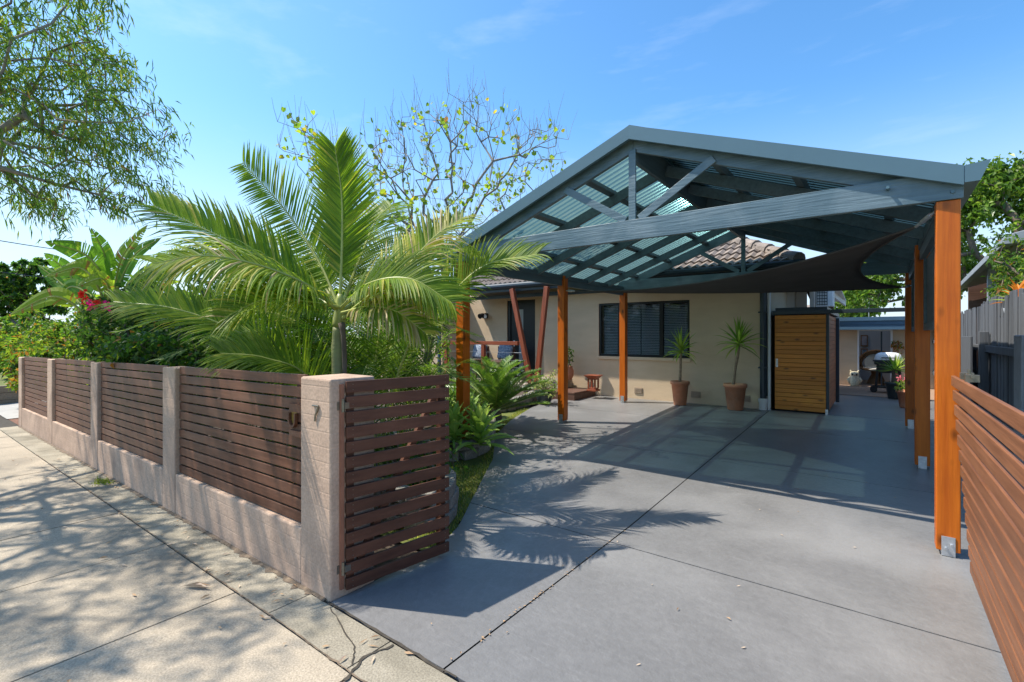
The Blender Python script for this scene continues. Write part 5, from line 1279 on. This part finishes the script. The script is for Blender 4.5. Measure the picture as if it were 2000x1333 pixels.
shrub('duranta_bush', 'yellow green spreading bush at the far end of the street fence', 'shrub',
      [((-10.2, 2.2, 1.25), (1.3, 0.6, 0.5), 110), ((-12.0, 2.4, 1.3), (1.4, 0.7, 0.6), 110), ((-11.0, 2.3, 1.75), (0.9, 0.5, 0.4), 50), ((-8.9, 2.2, 1.2), (0.8, 0.5, 0.4), 60), ((-11.6, 1.9, 1.2), (0.9, 0.26, 0.55), 90), ((-12.8, 1.95, 1.15), (0.8, 0.3, 0.6), 80), ((-10.5, 2.1, 0.6), (1.8, 0.35, 0.45), 80)],
      22, 0.085, 0.045, LG, (1.5, 4, 4, 0.6), base=(-10.8, 2.6, 0))
shrub('croton_bush', 'rusty yellow leaved shrub past the left end of the fence', 'shrub',
      [((-14.3, 2.15, 0.8), (0.9, 0.4, 0.75), 100), ((-15.7, 2.15, 0.85), (0.8, 0.4, 0.8), 80)], 16, 0.16, 0.06, LG, (1, 3, 5, 2.6), base=(-14.8, 2.3, -0.2))
shrub('roadside_hedge', 'bright green hedge along the street beyond the timber wall', 'shrub',
      [((-19.4, 2.5, 0.95), (1.2, 0.7, 0.5), 70), ((-23, 2.9, 1.3), (1.8, 0.9, 0.8), 90), ((-28, 3.4, 1.5), (3.0, 1.2, 1.2), 110), ((-36, 4.0, 1.8), (5.0, 1.6, 1.6), 120), ((-18, 6.5, 1.8), (2, 1.2, 1.2), 80)], 24, 0.2, 0.1, LG, (2, 5, 4, 0.8), base=(-20, 3.0, 0.3), rt=0.008)
shrub('banana_clump', 'pale green big leaved clump behind the yellow green bush', 'shrub',
      [((-11.6, 3.2, 2.0), (1.6, 0.6, 0.5), 50), ((-13.6, 3.4, 2.0), (1.5, 0.6, 0.6), 50)], 7, 0.55, 0.16, LB, (5, 4, 0.5), base=(-12.4, 3.6, 0), droop=0.4)
shrub('garden_shrub', 'dark green shrub behind the feather palms in front of the house', 'shrub',
      [((-8.2, 5.5, 1.1), (1.6, 1.0, 0.9), 130), ((-10.5, 5.0, 1.3), (1.6, 1.0, 1.0), 120), ((-7.2, 6.6, 0.9), (0.9, 0.6, 0.8), 60), (at(680, 585, 6.3), (0.7, 0.5, 0.4), 50), (at(560, 575, 6.6), (0.8, 0.5, 0.45), 60), (at(440, 570, 6.8), (0.8, 0.5, 0.45), 60), (at(780, 590, 6.6), (0.6, 0.5, 0.4), 40)], 16, 0.11, 0.05, LG, (3, 5, 3, 0.2), base=(-8.8, 5.4, 0))
shrub('tall_hedge', 'tall loose green hedge behind the banana plants on the left', 'shrub',
      [((-12.0, 5.5, 1.7), (2.2, 1.0, 1.0), 130), ((-15.5, 5.5, 1.4), (2.2, 1.2, 1.1), 120)], 14, 0.16, 0.09, LG, (3, 5, 2, 0.3), base=(-13, 5.6, 0))
shrub('low_shrub', 'low green shrub showing through the gap beside the open gate', 'shrub',
      [((-3.6, 2.2, 0.5), (0.45, 0.35, 0.4), 60), ((-4.6, 2.4, 0.55), (0.6, 0.4, 0.45), 60), ((-3.4, 3.0, 0.35), (0.4, 0.3, 0.3), 40)], 16, 0.07, 0.035, LG, (4, 4, 1.5, 0.4), base=(-3.9, 2.5, 0))
shrub('roadside_tree', 'small rounded dark green tree at the far left edge', 'tree',
      [((-38, 5.0, 4.0), (2.4, 2.4, 1.9), 220)], 46, 0.26, 0.16, LG, (5, 4, 1, 0.1), base=(-38, 5, 0), rt=0.02)
shrub('roadside_shrub', 'pale green low planting on the bank beyond the timber wall', 'shrub',
      [((-20, 3.0, 0.75), (1.8, 0.8, 0.4), 70), ((-23, 4.0, 1.2), (2, 1.2, 0.8), 60)], 20, 0.16, 0.07, LG, (1, 4, 5, 0.4), base=(-20.5, 3.2, 0.3))

# ---- giant bird of paradise: paddle leaves on long stalks
bp_ = thing('bird_of_paradise', at(205, 640, 7.2).xy.to_3d(), 'giant bird of paradise with broad torn paddle leaves above the hedge', 'plant')
def paddle(path, wid, mi, torn=0.35, face=None):
    P = bez([at(*q) for q in path], 30); mb = MB(); n = len(P); i0 = 11
    mb.tube(P, [lerp(0.028, 0.005, i / (n - 1)) for i in range(n)], 6, mi=3)
    m = 34
    up = face or (camdir * -1 + Vector((rnd(-.4, .4), rnd(-.4, .4), rnd(0, 0.5)))).normalized()
    for sg in (-1, 1):
        for k in range(m):
            f0, f1 = k / m, (k + 1) / m - (rnd(0.003, 0.012) if random.random() < torn * 0.6 else -0.002)
            q = []
            bend = rnd(-0.25, 0.0) if random.random() < torn * .6 else -0.1
            for f in (f0, f1):
                x = i0 + f * (n - 1 - i0); a = min(int(x), n - 2); p = P[a].lerp(P[a + 1], x - a); T = (P[a + 1] - P[a]).normalized(); S = T.cross(up).normalized(); Nn = S.cross(T)
                w = wid * 0.82 * math.sin(math.pi * min(1, 0.10 + f * 0.9) ** 0.72) ** 0.75 if f < 1 else 0
                q.append((p, p + S * sg * w * 0.55 + T * w * 0.2 + Nn * w * 0.12, p + S * sg * w + T * w * 0.42 + Nn * w * (0.05 + bend)))
            mb.add([q[0][0], q[1][0], q[1][1], q[0][1], q[1][2], q[0][2]], [(0, 1, 2, 3), (3, 2, 4, 5)], mi if random.random() > 0.08 else min(mi + 1, 2))
    mb.build('paddle_leaf', LB + [M_rach], bp_)
for path, w, mi in (
    ([(205, 640, 7.2), (212, 560, 7.1), (205, 500, 7.0), (178, 446, 6.9)], 0.17, 0), ([(210, 640, 7.2), (225, 560, 7.1), (240, 500, 7.0), (288, 440, 6.9)], 0.2, 1), ([(208, 640, 7.2), (228, 570, 7.0), (262, 500, 6.9), (315, 465, 6.8)], 0.17, 0),
    ([(200, 640, 7.2), (205, 560, 7.0), (170, 500, 6.8), (88, 472, 6.6)], 0.19, 0), ([(190, 640, 7.4), (170, 590, 7.4), (130, 530, 7.4), (86, 495, 7.3)], 0.17, 0), ([(180, 640, 7.4), (160, 600, 7.4), (120, 555, 7.5), (74, 518, 7.5)], 0.15, 0),
    ([(200, 640, 7), (200, 580, 6.8), (160, 525, 6.6), (90, 540, 6.5)], 0.16, 1), ([(180, 645, 7), (150, 600, 6.9), (100, 580, 6.8), (20, 615, 6.8)], 0.17, 1),
    ([(215, 640, 7), (240, 570, 6.8), (290, 530, 6.6), (340, 545, 6.5)], 0.18, 0), ([(210, 640, 7), (215, 580, 6.7), (200, 545, 6.5), (150, 560, 6.3)], 0.13, 1), ([(220, 640, 7.3), (250, 590, 7.2), (280, 560, 7.2), (340, 520, 7.2)], 0.16, 0),
    ([(205, 645, 7), (190, 590, 7.1), (140, 560, 7.2), (105, 600, 7.2)], 0.14, 0)):
    Q = path
    paddle(Q, w, mi)

# ---- rosette and strappy plants
def rosette(name, label, c, n, ln, w, mats, h=0.12, cat='plant', elev=(0.1, 1.2), droop=0.5, fold=0.25, group=None, z=None, pot=None):
    b = Vector((c[0], c[1], z if z is not None else G(c[0], c[1]) + 0.16)); t = thing(name, b, label, cat, group)
    mb = MB()
    for i in range(n):
        f = i / n; a = i * 2.39996 + rnd(-.1, .1); el = lerp(elev[1], elev[0], math.sqrt(1 - f)) if False else lerp(elev[0], elev[1], f)
        d = Vector((math.cos(a) * math.cos(el), math.sin(a) * math.cos(el), math.sin(el))); L_ = ln * rnd(0.8, 1.1) * (1 - 0.25 * f)
        S = Vector((-math.sin(a), math.cos(a), 0)); p = b + Vector((0, 0, h * f)); pp = [p]; q = d.copy()
        for s in range(5): pp.append(pp[-1] + q * (L_ / 5)); q = (q + Vector((0, 0, -droop * (s + 1) / 5))).normalized()
        mb.blade(pp, [w * k for k in (0.5, 0.85, 1, 0.9, 0.55, 0.04)], S, pick((3, 2)), fold=fold, nrm=S.cross(d) * (-1))
    mb.build('leaves', mats, t); return t
for u, t_, lab, n, ln in ((938, 5.75, 'broad leaved pale agave on the right of the front left orange post', 34, 0.42), (888, 5.75, 'broad leaved pale agave on the left of the front left orange post', 30, 0.38), (912, 6.6, 'broad leaved agave behind the front left orange post', 30, 0.42)):
    c = at(u, 800, t_); rosette('agave', lab, (c.x, c.y), n, ln * 1.2, 0.1, LV, 0.22, elev=(0.15, 1.35), droop=0.28, group='agaves in the block bed')
for u, t_, lab in ((870, 6.6, 'strappy leaved lily clump behind the open gate top'), (850, 7.0, 'strappy leaved lily clump beside the pale tree trunk'), (890, 7.4, 'strappy leaved lily clump below the porch rail')):
    c = at(u, 760, t_); rosette('strappy_lily', lab, (c.x, c.y), 60, 0.75, 0.03, LS, 0.1, elev=(0.5, 1.4), droop=0.55, group='strappy lilies in the front bed')
c = at(966, 790, 7.6)
sg = thing('sago_palm', (c.x, c.y, 0.2), 'dark green sago palm with stiff arching fronds below the porch rail', 'palm')
for i in range(46):
    f = i / 46; a = i * 2.39996; el = lerp(0.25, 1.4, f); d = Vector((math.cos(a), math.sin(a), 0)); b = Vector((c.x, c.y, 0.30)); L_ = rnd(0.85, 1.05)
    mb = MB(); frond(mb, [b, b + (d * math.cos(el) + Vector((0, 0, math.sin(el)))) * L_ * 0.4, b + (d * math.cos(el * 0.92) + Vector((0, 0, math.sin(el * 0.92)))) * L_ * 0.75, b + (d * math.cos(el * 0.78) + Vector((0, 0, math.sin(el * 0.78)))) * L_],
          nl=46, llen=0.15, lw=0.017, vee=0.45, sweep=0.6, droop=0.05, mats=(3, 2), r0=0.007, seg=3, start=0.1, rmi=2); mb.build('frond', LC + [M_rach], sg)
mb = MB(); mb.lathe((c.x, c.y, 0.1), [(0.10, 0), (0.12, 0.1), (0.11, 0.17), (0.05, 0.23)], 12); mb.build('trunk', M_barkd, sg)

# ---- potted plants
def pot(mbname, c, prof, m, parent): mb = MB(); mb.lathe(c, prof, 28); return mb.build(mbname, m, parent, smooth=True)
def taper_pot(c, h, r0, r1, m, parent):
    return pot('pot', c, [(0, 0.002), (r0 * 0.96, 0.002), (r0, 0.012), (lerp(r0, r1, 0.86), h * 0.86), (r1 + 0.012, h * 0.87), (r1 + 0.015, h * 0.93), (r1 + 0.012, h), (r1 - 0.02, h), (r1 - 0.025, h * 0.93), (0, h * 0.92)], m, parent)
def yucca(u, v, Y, label, hp, r0, r1, stem, nleaf, ln):
    p = onY(u, v, Y); c = Vector((p.x, Y, G(p.x, Y) + 0.004)); t = thing('potted_yucca', c, label, 'potted plant', 'yuccas in terracotta pots')
    taper_pot(c, hp, r0, r1, M_terra, t)
    mb = MB(); mb.lathe(c + Vector((0, 0, hp * 0.925)), [(0, 0.01), (r1 - 0.03, 0.004)], 20); mb.build('soil', M_soil, t)
    S = bez([onY(a, b, Y) for a, b in stem], 16); S[0].z = c.z + hp * 0.9
    mb = MB(); mb.tube(S, [lerp(0.026, 0.019, i / 15) * (1.0 + 0.12 * (i % 2)) for i in range(16)], 10); mb.build('stem', mat('yucca_stem', (0.28, 0.2, 0.13), 0.9, 0.3, 6, (1, 1, 7), 0.6, 8), t)
    mb = MB(); top = S[-1]
    for i in range(nleaf):
        f = i / nleaf; a = i * 2.39996; el = lerp(-0.35, 1.45, f ** 0.9) + rnd(-.12, .12); L_ = ln * rnd(0.8, 1.1); d = Vector((math.cos(a) * math.cos(el), math.sin(a) * math.cos(el), math.sin(el)))
        sd_ = Vector((-math.sin(a), math.cos(a), 0)); pp = [top + Vector((0, 0, 0.07 * f))]; q = d.copy()
        for s in range(4): pp.append(pp[-1] + q * (L_ / 4)); q = (q + Vector((0, 0, -0.34 * (s + 1) / 4 * (1.3 - f)))).normalized()
        mb.blade(pp, [0.022, 0.044, 0.042, 0.028, 0.002], sd_, pick((2, 3, 2)), fold=0.3, nrm=sd_.cross(d) * (-1))
    mb.build('leaf_head', YL, t)
    return t
YL = [leafm('yucca_green', (0.10, 0.2, 0.035)), leafm('yucca_bright', (0.2, 0.32, 0.05)), leafm('yucca_lime', (0.34, 0.42, 0.09))]
yucca(1328, 789, 9.36, 'smaller yucca in a terracotta pot under the window', 0.46, 0.115, 0.165, [(1328, 748), (1329, 715), (1330, 690)], 32, 0.42)
yucca(1436, 800, 9.36, 'taller curved yucca in a terracotta pot by the dark downpipe', 0.47, 0.13, 0.185, [(1432, 755), (1436, 720), (1441, 695), (1443, 676)], 40, 0.48)
# pot on the upper step by the wall
p = onY(1110, 740, 9.45); c = Vector((p.x, 9.45, 0.486)); t = thing('potted_shrub', c, 'terracotta pot with a twisted leafy plant on the upper step behind the orange post', 'potted plant')
pot('pot', c, [(0, 0.002), (0.075, 0.002), (0.12, 0.1), (0.125, 0.2), (0.09, 0.28), (0.105, 0.31), (0.085, 0.31), (0, 0.28)], M_terra, t)
mb = MB()
for k in range(110):
    q = c + Vector((rnd(-.08, .08), rnd(-.08, .08), 0.34 + rnd(0, 0.42))); mb.leaf(q, rdir(0.2), rdir(0.8), 0.07, 0.035, 0.4, pick((4, 4, 1, 0.2)))
mb.build('foliage', LG, t); mb = MB(); mb.tube(bez([c + Vector((0, 0, 0.28)), c + Vector((0.04, 0, 0.45)), c + Vector((-0.03, 0, 0.6)), c + Vector((0.01, 0, 0.72))], 10), 0.012, 6); mb.build('stem', M_barkd, t)
# variegated shrub in a dark pot and small purple plant in a pale pot
p = onY(1063, 790, 8.05); c = Vector((p.x, 8.05, G(p.x, 8.05))); t = thing('potted_shrub', c, 'pale variegated shrub spilling from a dark round pot at the driveway edge', 'potted plant')
pot('pot', c, [(0, 0.002), (0.09, 0.002), (0.15, 0.09), (0.175, 0.2), (0.165, 0.26), (0.18, 0.28), (0.15, 0.28), (0, 0.25)], M_gpot, t)
mb = MB(); ms = MB()
for k in range(26):
    d = rdir(0.75); b = c + Vector((0, 0, 0.26)); e = b + d * rnd(0.25, 0.52); e.z = max(e.z, c.z + .2); ms.tube([b, b.lerp(e, .5) + Vector((0, 0, .03)), e], [0.005, 0.004, 0.002], 4, cap=False)
    for f in (0.4, 0.55, 0.7, 0.85, 1.0):
        for _ in range(3): mb.leaf(b.lerp(e, f) + rdir() * 0.025, rdir(0.1), rdir(0.9), rnd(0.05, 0.085), 0.034, 0.3, pick((3, 3, 2)))
VL = [leafm('variegated_green', (0.14, 0.2, 0.06)), leafm('variegated_pale', (0.4, 0.42, 0.22)), leafm('variegated_lime', (0.28, 0.34, 0.1))]
mb.build('foliage', VL, t); ms.build('stems', M_barkd, t)
p = onY(1028, 778, 8.3); c = Vector((p.x, 8.3, G(p.x, 8.3) + 0.18)); t = thing('potted_shrub', c, 'small purple leaved plant in a pale concrete pot near the leaning posts', 'potted plant')
pot('pot', c, [(0, 0.002), (0.06, 0.002), (0.075, 0.02), (0.08, 0.12), (0.065, 0.12), (0, 0.1)], M_neigh, t)
mb = MB()
for k in range(90):
    q = c + Vector((rnd(-.08, .08), rnd(-.08, .08), 0.12 + rnd(0, 0.3))); mb.leaf(q, rdir(0.5), rdir(0.8), 0.075, 0.024, 0.3, pick((3, 1)))
mb.build('foliage', [leafm('purple_leaf', (0.14, 0.05, 0.07)), leafm('purple_leaf_green', (0.1, 0.13, 0.06))], t)
# pots along the right fence
for (u, v, Y, hp, r1, m_, kind, lab) in ((1740, 768, 14.6, 0.40, 0.17, M_gpot, 0, 'spiky green yucca in a dark pot beside the barbecue'), (1764, 800, 12.2, 0.34, 0.15, M_terra, 1, 'pink flowering succulent in an orange clay pot by the right posts')):
    p = onY(u + 6, v, Y); c = Vector((p.x, Y, G(p.x, Y) + 0.01)); t = thing('potted_plant', c, lab, 'potted plant')
    taper_pot(c, hp, r1 * 0.7, r1, m_, t)
    if kind == 0:
        mb = MB(); mb.tube([c + Vector((0, 0, hp * .9)), c + Vector((0.02, 0, hp + 0.3))], 0.06, 8); mb.build('stem', M_barkd, t)
        mb = MB(); top = c + Vector((0.02, 0, hp + 0.28))
        for i in range(40):
            f = i / 40; a = i * 2.39996; el = lerp(-0.2, 1.35, f); d = Vector((math.cos(a) * math.cos(el), math.sin(a) * math.cos(el), math.sin(el))); s_ = Vector((-math.sin(a), math.cos(a), 0))
            mb.blade([top, top + d * 0.2, top + d * 0.44], [0.035, 0.045, 0.003], s_, pick((2, 3, 2)), fold=0.2, nrm=s_.cross(d) * -1)
        mb.build('leaf_head', YL, t)
    else:
        mb = MB()
        for k in range(90):
            q = c + Vector((rnd(-.14, .14), rnd(-.14, .14), hp + rnd(-0.02, 0.16))); mb.leaf(q, rdir(0.5), rdir(0.8), 0.09, 0.05, 0.1, pick((1, 3, 3)))
        mb.build('foliage', YL, t)
        mb = MB()
        for k in range(40):
            q = c + Vector((-0.06 + rnd(-.08, .08), rnd(-.08, .08), hp + rnd(0.16, 0.3))); mb.leaf(q, rdir(), rdir(), 0.04, 0.035, 0.1)
        mb.build('flowers', mat('pink_flower', (0.7, 0.16, 0.2), 0.6, transl=(0.3, (1.2, 1, 1))), t)
p = onY(1754, 676, 17.88); t = thing('hanging_plant', p, 'reddish trailing plant hanging on the wall near the barbecue', 'plant'); mb = MB()
for k in range(120):
    q = p + Vector((rnd(-.16, .12), rnd(-.1, .1), rnd(-0.7, 0.12) if random.random() < .5 else rnd(-.05, .15))); mb.leaf(q, rdir(-0.2), rdir(0.8), 0.08, 0.04, 0.4, pick((1, 1, 1, 5)))
mb.build('foliage', LG, t); mb = MB(); mb.tube([p + Vector((0, 0, 0.1)), p + Vector((0, 0, -0.7))], 0.01, 6); mb.build('stem', M_barkd, t)

# ---- trees on the right, behind the fence
def leafy_tree(name, label, base, trunk_h, ells, nl, ln, w, mats, wl, rt=0.012, rmax=0.16, cat='tree', group=None, clump=0.35):
    t = thing(name, base, label, cat, group); b = Vector(base); tg = []
    for c, r, k in ells:
        for _ in range(k):
            v = rdir() * (rnd(0.35, 1) ** 0.5); tg.append(Vector((c[0] + v.x * r[0], c[1] + v.y * r[1], c[2] + v.z * r[2])))
    N, par, tips = grow([b, b + Vector((0.05, 0, trunk_h * 0.5)), b + Vector((0, 0.05, trunk_h))], tg, 0.5, 0.2, 0.14)
    mb = MB(); wood(mb, N, par, tips, rt, rmax); mb.build('trunk', M_barkd, t)
    mb = MB()
    for q in tips:
        for _ in range(nl):
            p = N[q] + rdir() * rnd(0, clump); mb.leaf(p, (rdir(0) + Vector((0, 0, -0.35))).normalized(), rdir(0.8), ln * rnd(0.6, 1.2), w * rnd(0.7, 1.2), rnd(0, 0.3), pick(wl))
    mb.build('crown', mats, t); return t
leafy_tree('broadleaf_tree', 'large glossy leaved tree rising behind the right end of the carport', (3.4, 20, 0), 2.5,
    [((3.2, 21, 4.6), (2.6, 2.2, 1.9), 130), ((1.0, 21.5, 4.2), (1.6, 1.6, 1.6), 70), ((1.8, 20.5, 5.9), (1.8, 1.2, 0.8), 80), ((4.6, 20, 5.2), (1.6, 1.6, 1.5), 80), ((3.0, 20.5, 5.8), (1.2, 1.2, 0.9), 50), ((4.3, 19.5, 6.6), (0.5, 0.5, 0.9), 16), ((-0.3, 21.5, 3.2), (0.9, 0.9, 0.8), 36), ((0.9, 20.5, 6.2), (0.9, 0.7, 0.5), 24)], 42, 0.19, 0.10, LN, (5, 4, 2))
leafy_tree('distant_tree', 'rounded light green tree far behind the sunroom roof', (-2.2, 62, 0), 2.5, [((-2.2, 62, 5.0), (2.6, 2.6, 1.9), 90)], 40, 0.45, 0.3, LN, (2, 5, 3), clump=0.6)
shrub('climbing_plant', 'leafy climber growing between the paling fence and the neighbour verandah', 'shrub',
      [((1.7, 9.6, 2.1), (0.25, 1.0, 0.45), 70), ((1.75, 11.6, 2.2), (0.25, 1.2, 0.5), 70), ((1.6, 10.6, 2.75), (0.2, 0.8, 0.28), 30), ((1.8, 8.4, 1.95), (0.2, 0.5, 0.25), 24)], 14, 0.09, 0.035, LG, (3, 4, 3, 0.3), base=(1.7, 10.2, 0))
for (u, v, Y, lab) in ((1992, 575, 8.6, 'orange tipped bromeliad above the grey palings at the right edge'),):
    p = onY(u, v, Y); rosette('bromeliad', lab, (p.x, p.y), 26, 0.36, 0.05, [M_orangeb, LV[1]], 0.1, elev=(0.3, 1.3), droop=0.3, z=p.z - 0.15)
mb = MB(); mb.lathe((p.x, p.y, p.z - 0.45), [(0.10, 0), (0.15, 0.28), (0.13, 0.28), (0, 0.26)], 16)
tag(mb.build('bromeliad_pot', M_greyp, smooth=True), 'grey pot holding the orange bromeliad beyond the palings', 'pot')

# ---- fallen leaves and bark
mb = MB()
def drop(x, y, ln, w, mi, flat=0.15):
    p = Vector((x, y, G(x, y) + 0.012)); a = rnd(0, 6.28); d = Vector((math.cos(a), math.sin(a), rnd(-0.02, flat))); mb.leaf(p, d, Vector((rnd(-.2, .2), rnd(-.2, .2), 1)), ln, w, 0.1, mi, fold=rnd(-0.3, 0.5))
for _ in range(130):
    x = rnd(-9, -1.7); y = random.choice((1.265 + rnd(-.05, .05), 1.5 - abs(random.gauss(0, 0.06)), 1.1 + rnd(-0.4, 0.4), rnd(0, 1.5))); drop(x, y, rnd(0.02, 0.07), rnd(0.008, 0.018), pick((3, 2)))
for _ in range(26): drop(rnd(-2.3, 0.2), rnd(1.7, 6), rnd(0.012, 0.04), rnd(0.006, 0.012), pick((3, 2)))
for _ in range(40):
    y = rnd(1.55, 3.2); drop(JX + rnd(-.012, .012), y, 0.02, 0.008, 0)
p = Vector((-3.32, 1.1, G(-3.3, 1.1) + 0.012)); mb.leaf(p, Vector((0.9, 0.45, 0.06)), Vector((0, .3, 1)), 0.2, 0.04, 0.05, 1, 0.4); mb.leaf(p + Vector((.02, .01, .004)), Vector((0.8, 0.6, 0.05)), Vector((.3, 0, 1)), 0.15, 0.025, 0.05, 0, 0.4)
tag(mb.build('leaf_litter', [M_litter, M_litter2]), 'dry fallen leaves and bark scraps scattered over the footpath and driveway', 'leaf litter', kind='stuff')
mb = MB()
for _ in range(160):
    x = -6.55 + random.gauss(0, 0.09); y = 1.43 + random.gauss(0, 0.03); p = Vector((x, y, G(x, y))); mb.leaf(p, rdir(1.2), rdir(), rnd(0.03, 0.06), 0.008, 0.3, pick((3, 2)))
tag(mb.build('weed_tuft', [M_g1, M_g2]), 'small bright weed tuft growing in the footpath joint by the fence', 'weed')
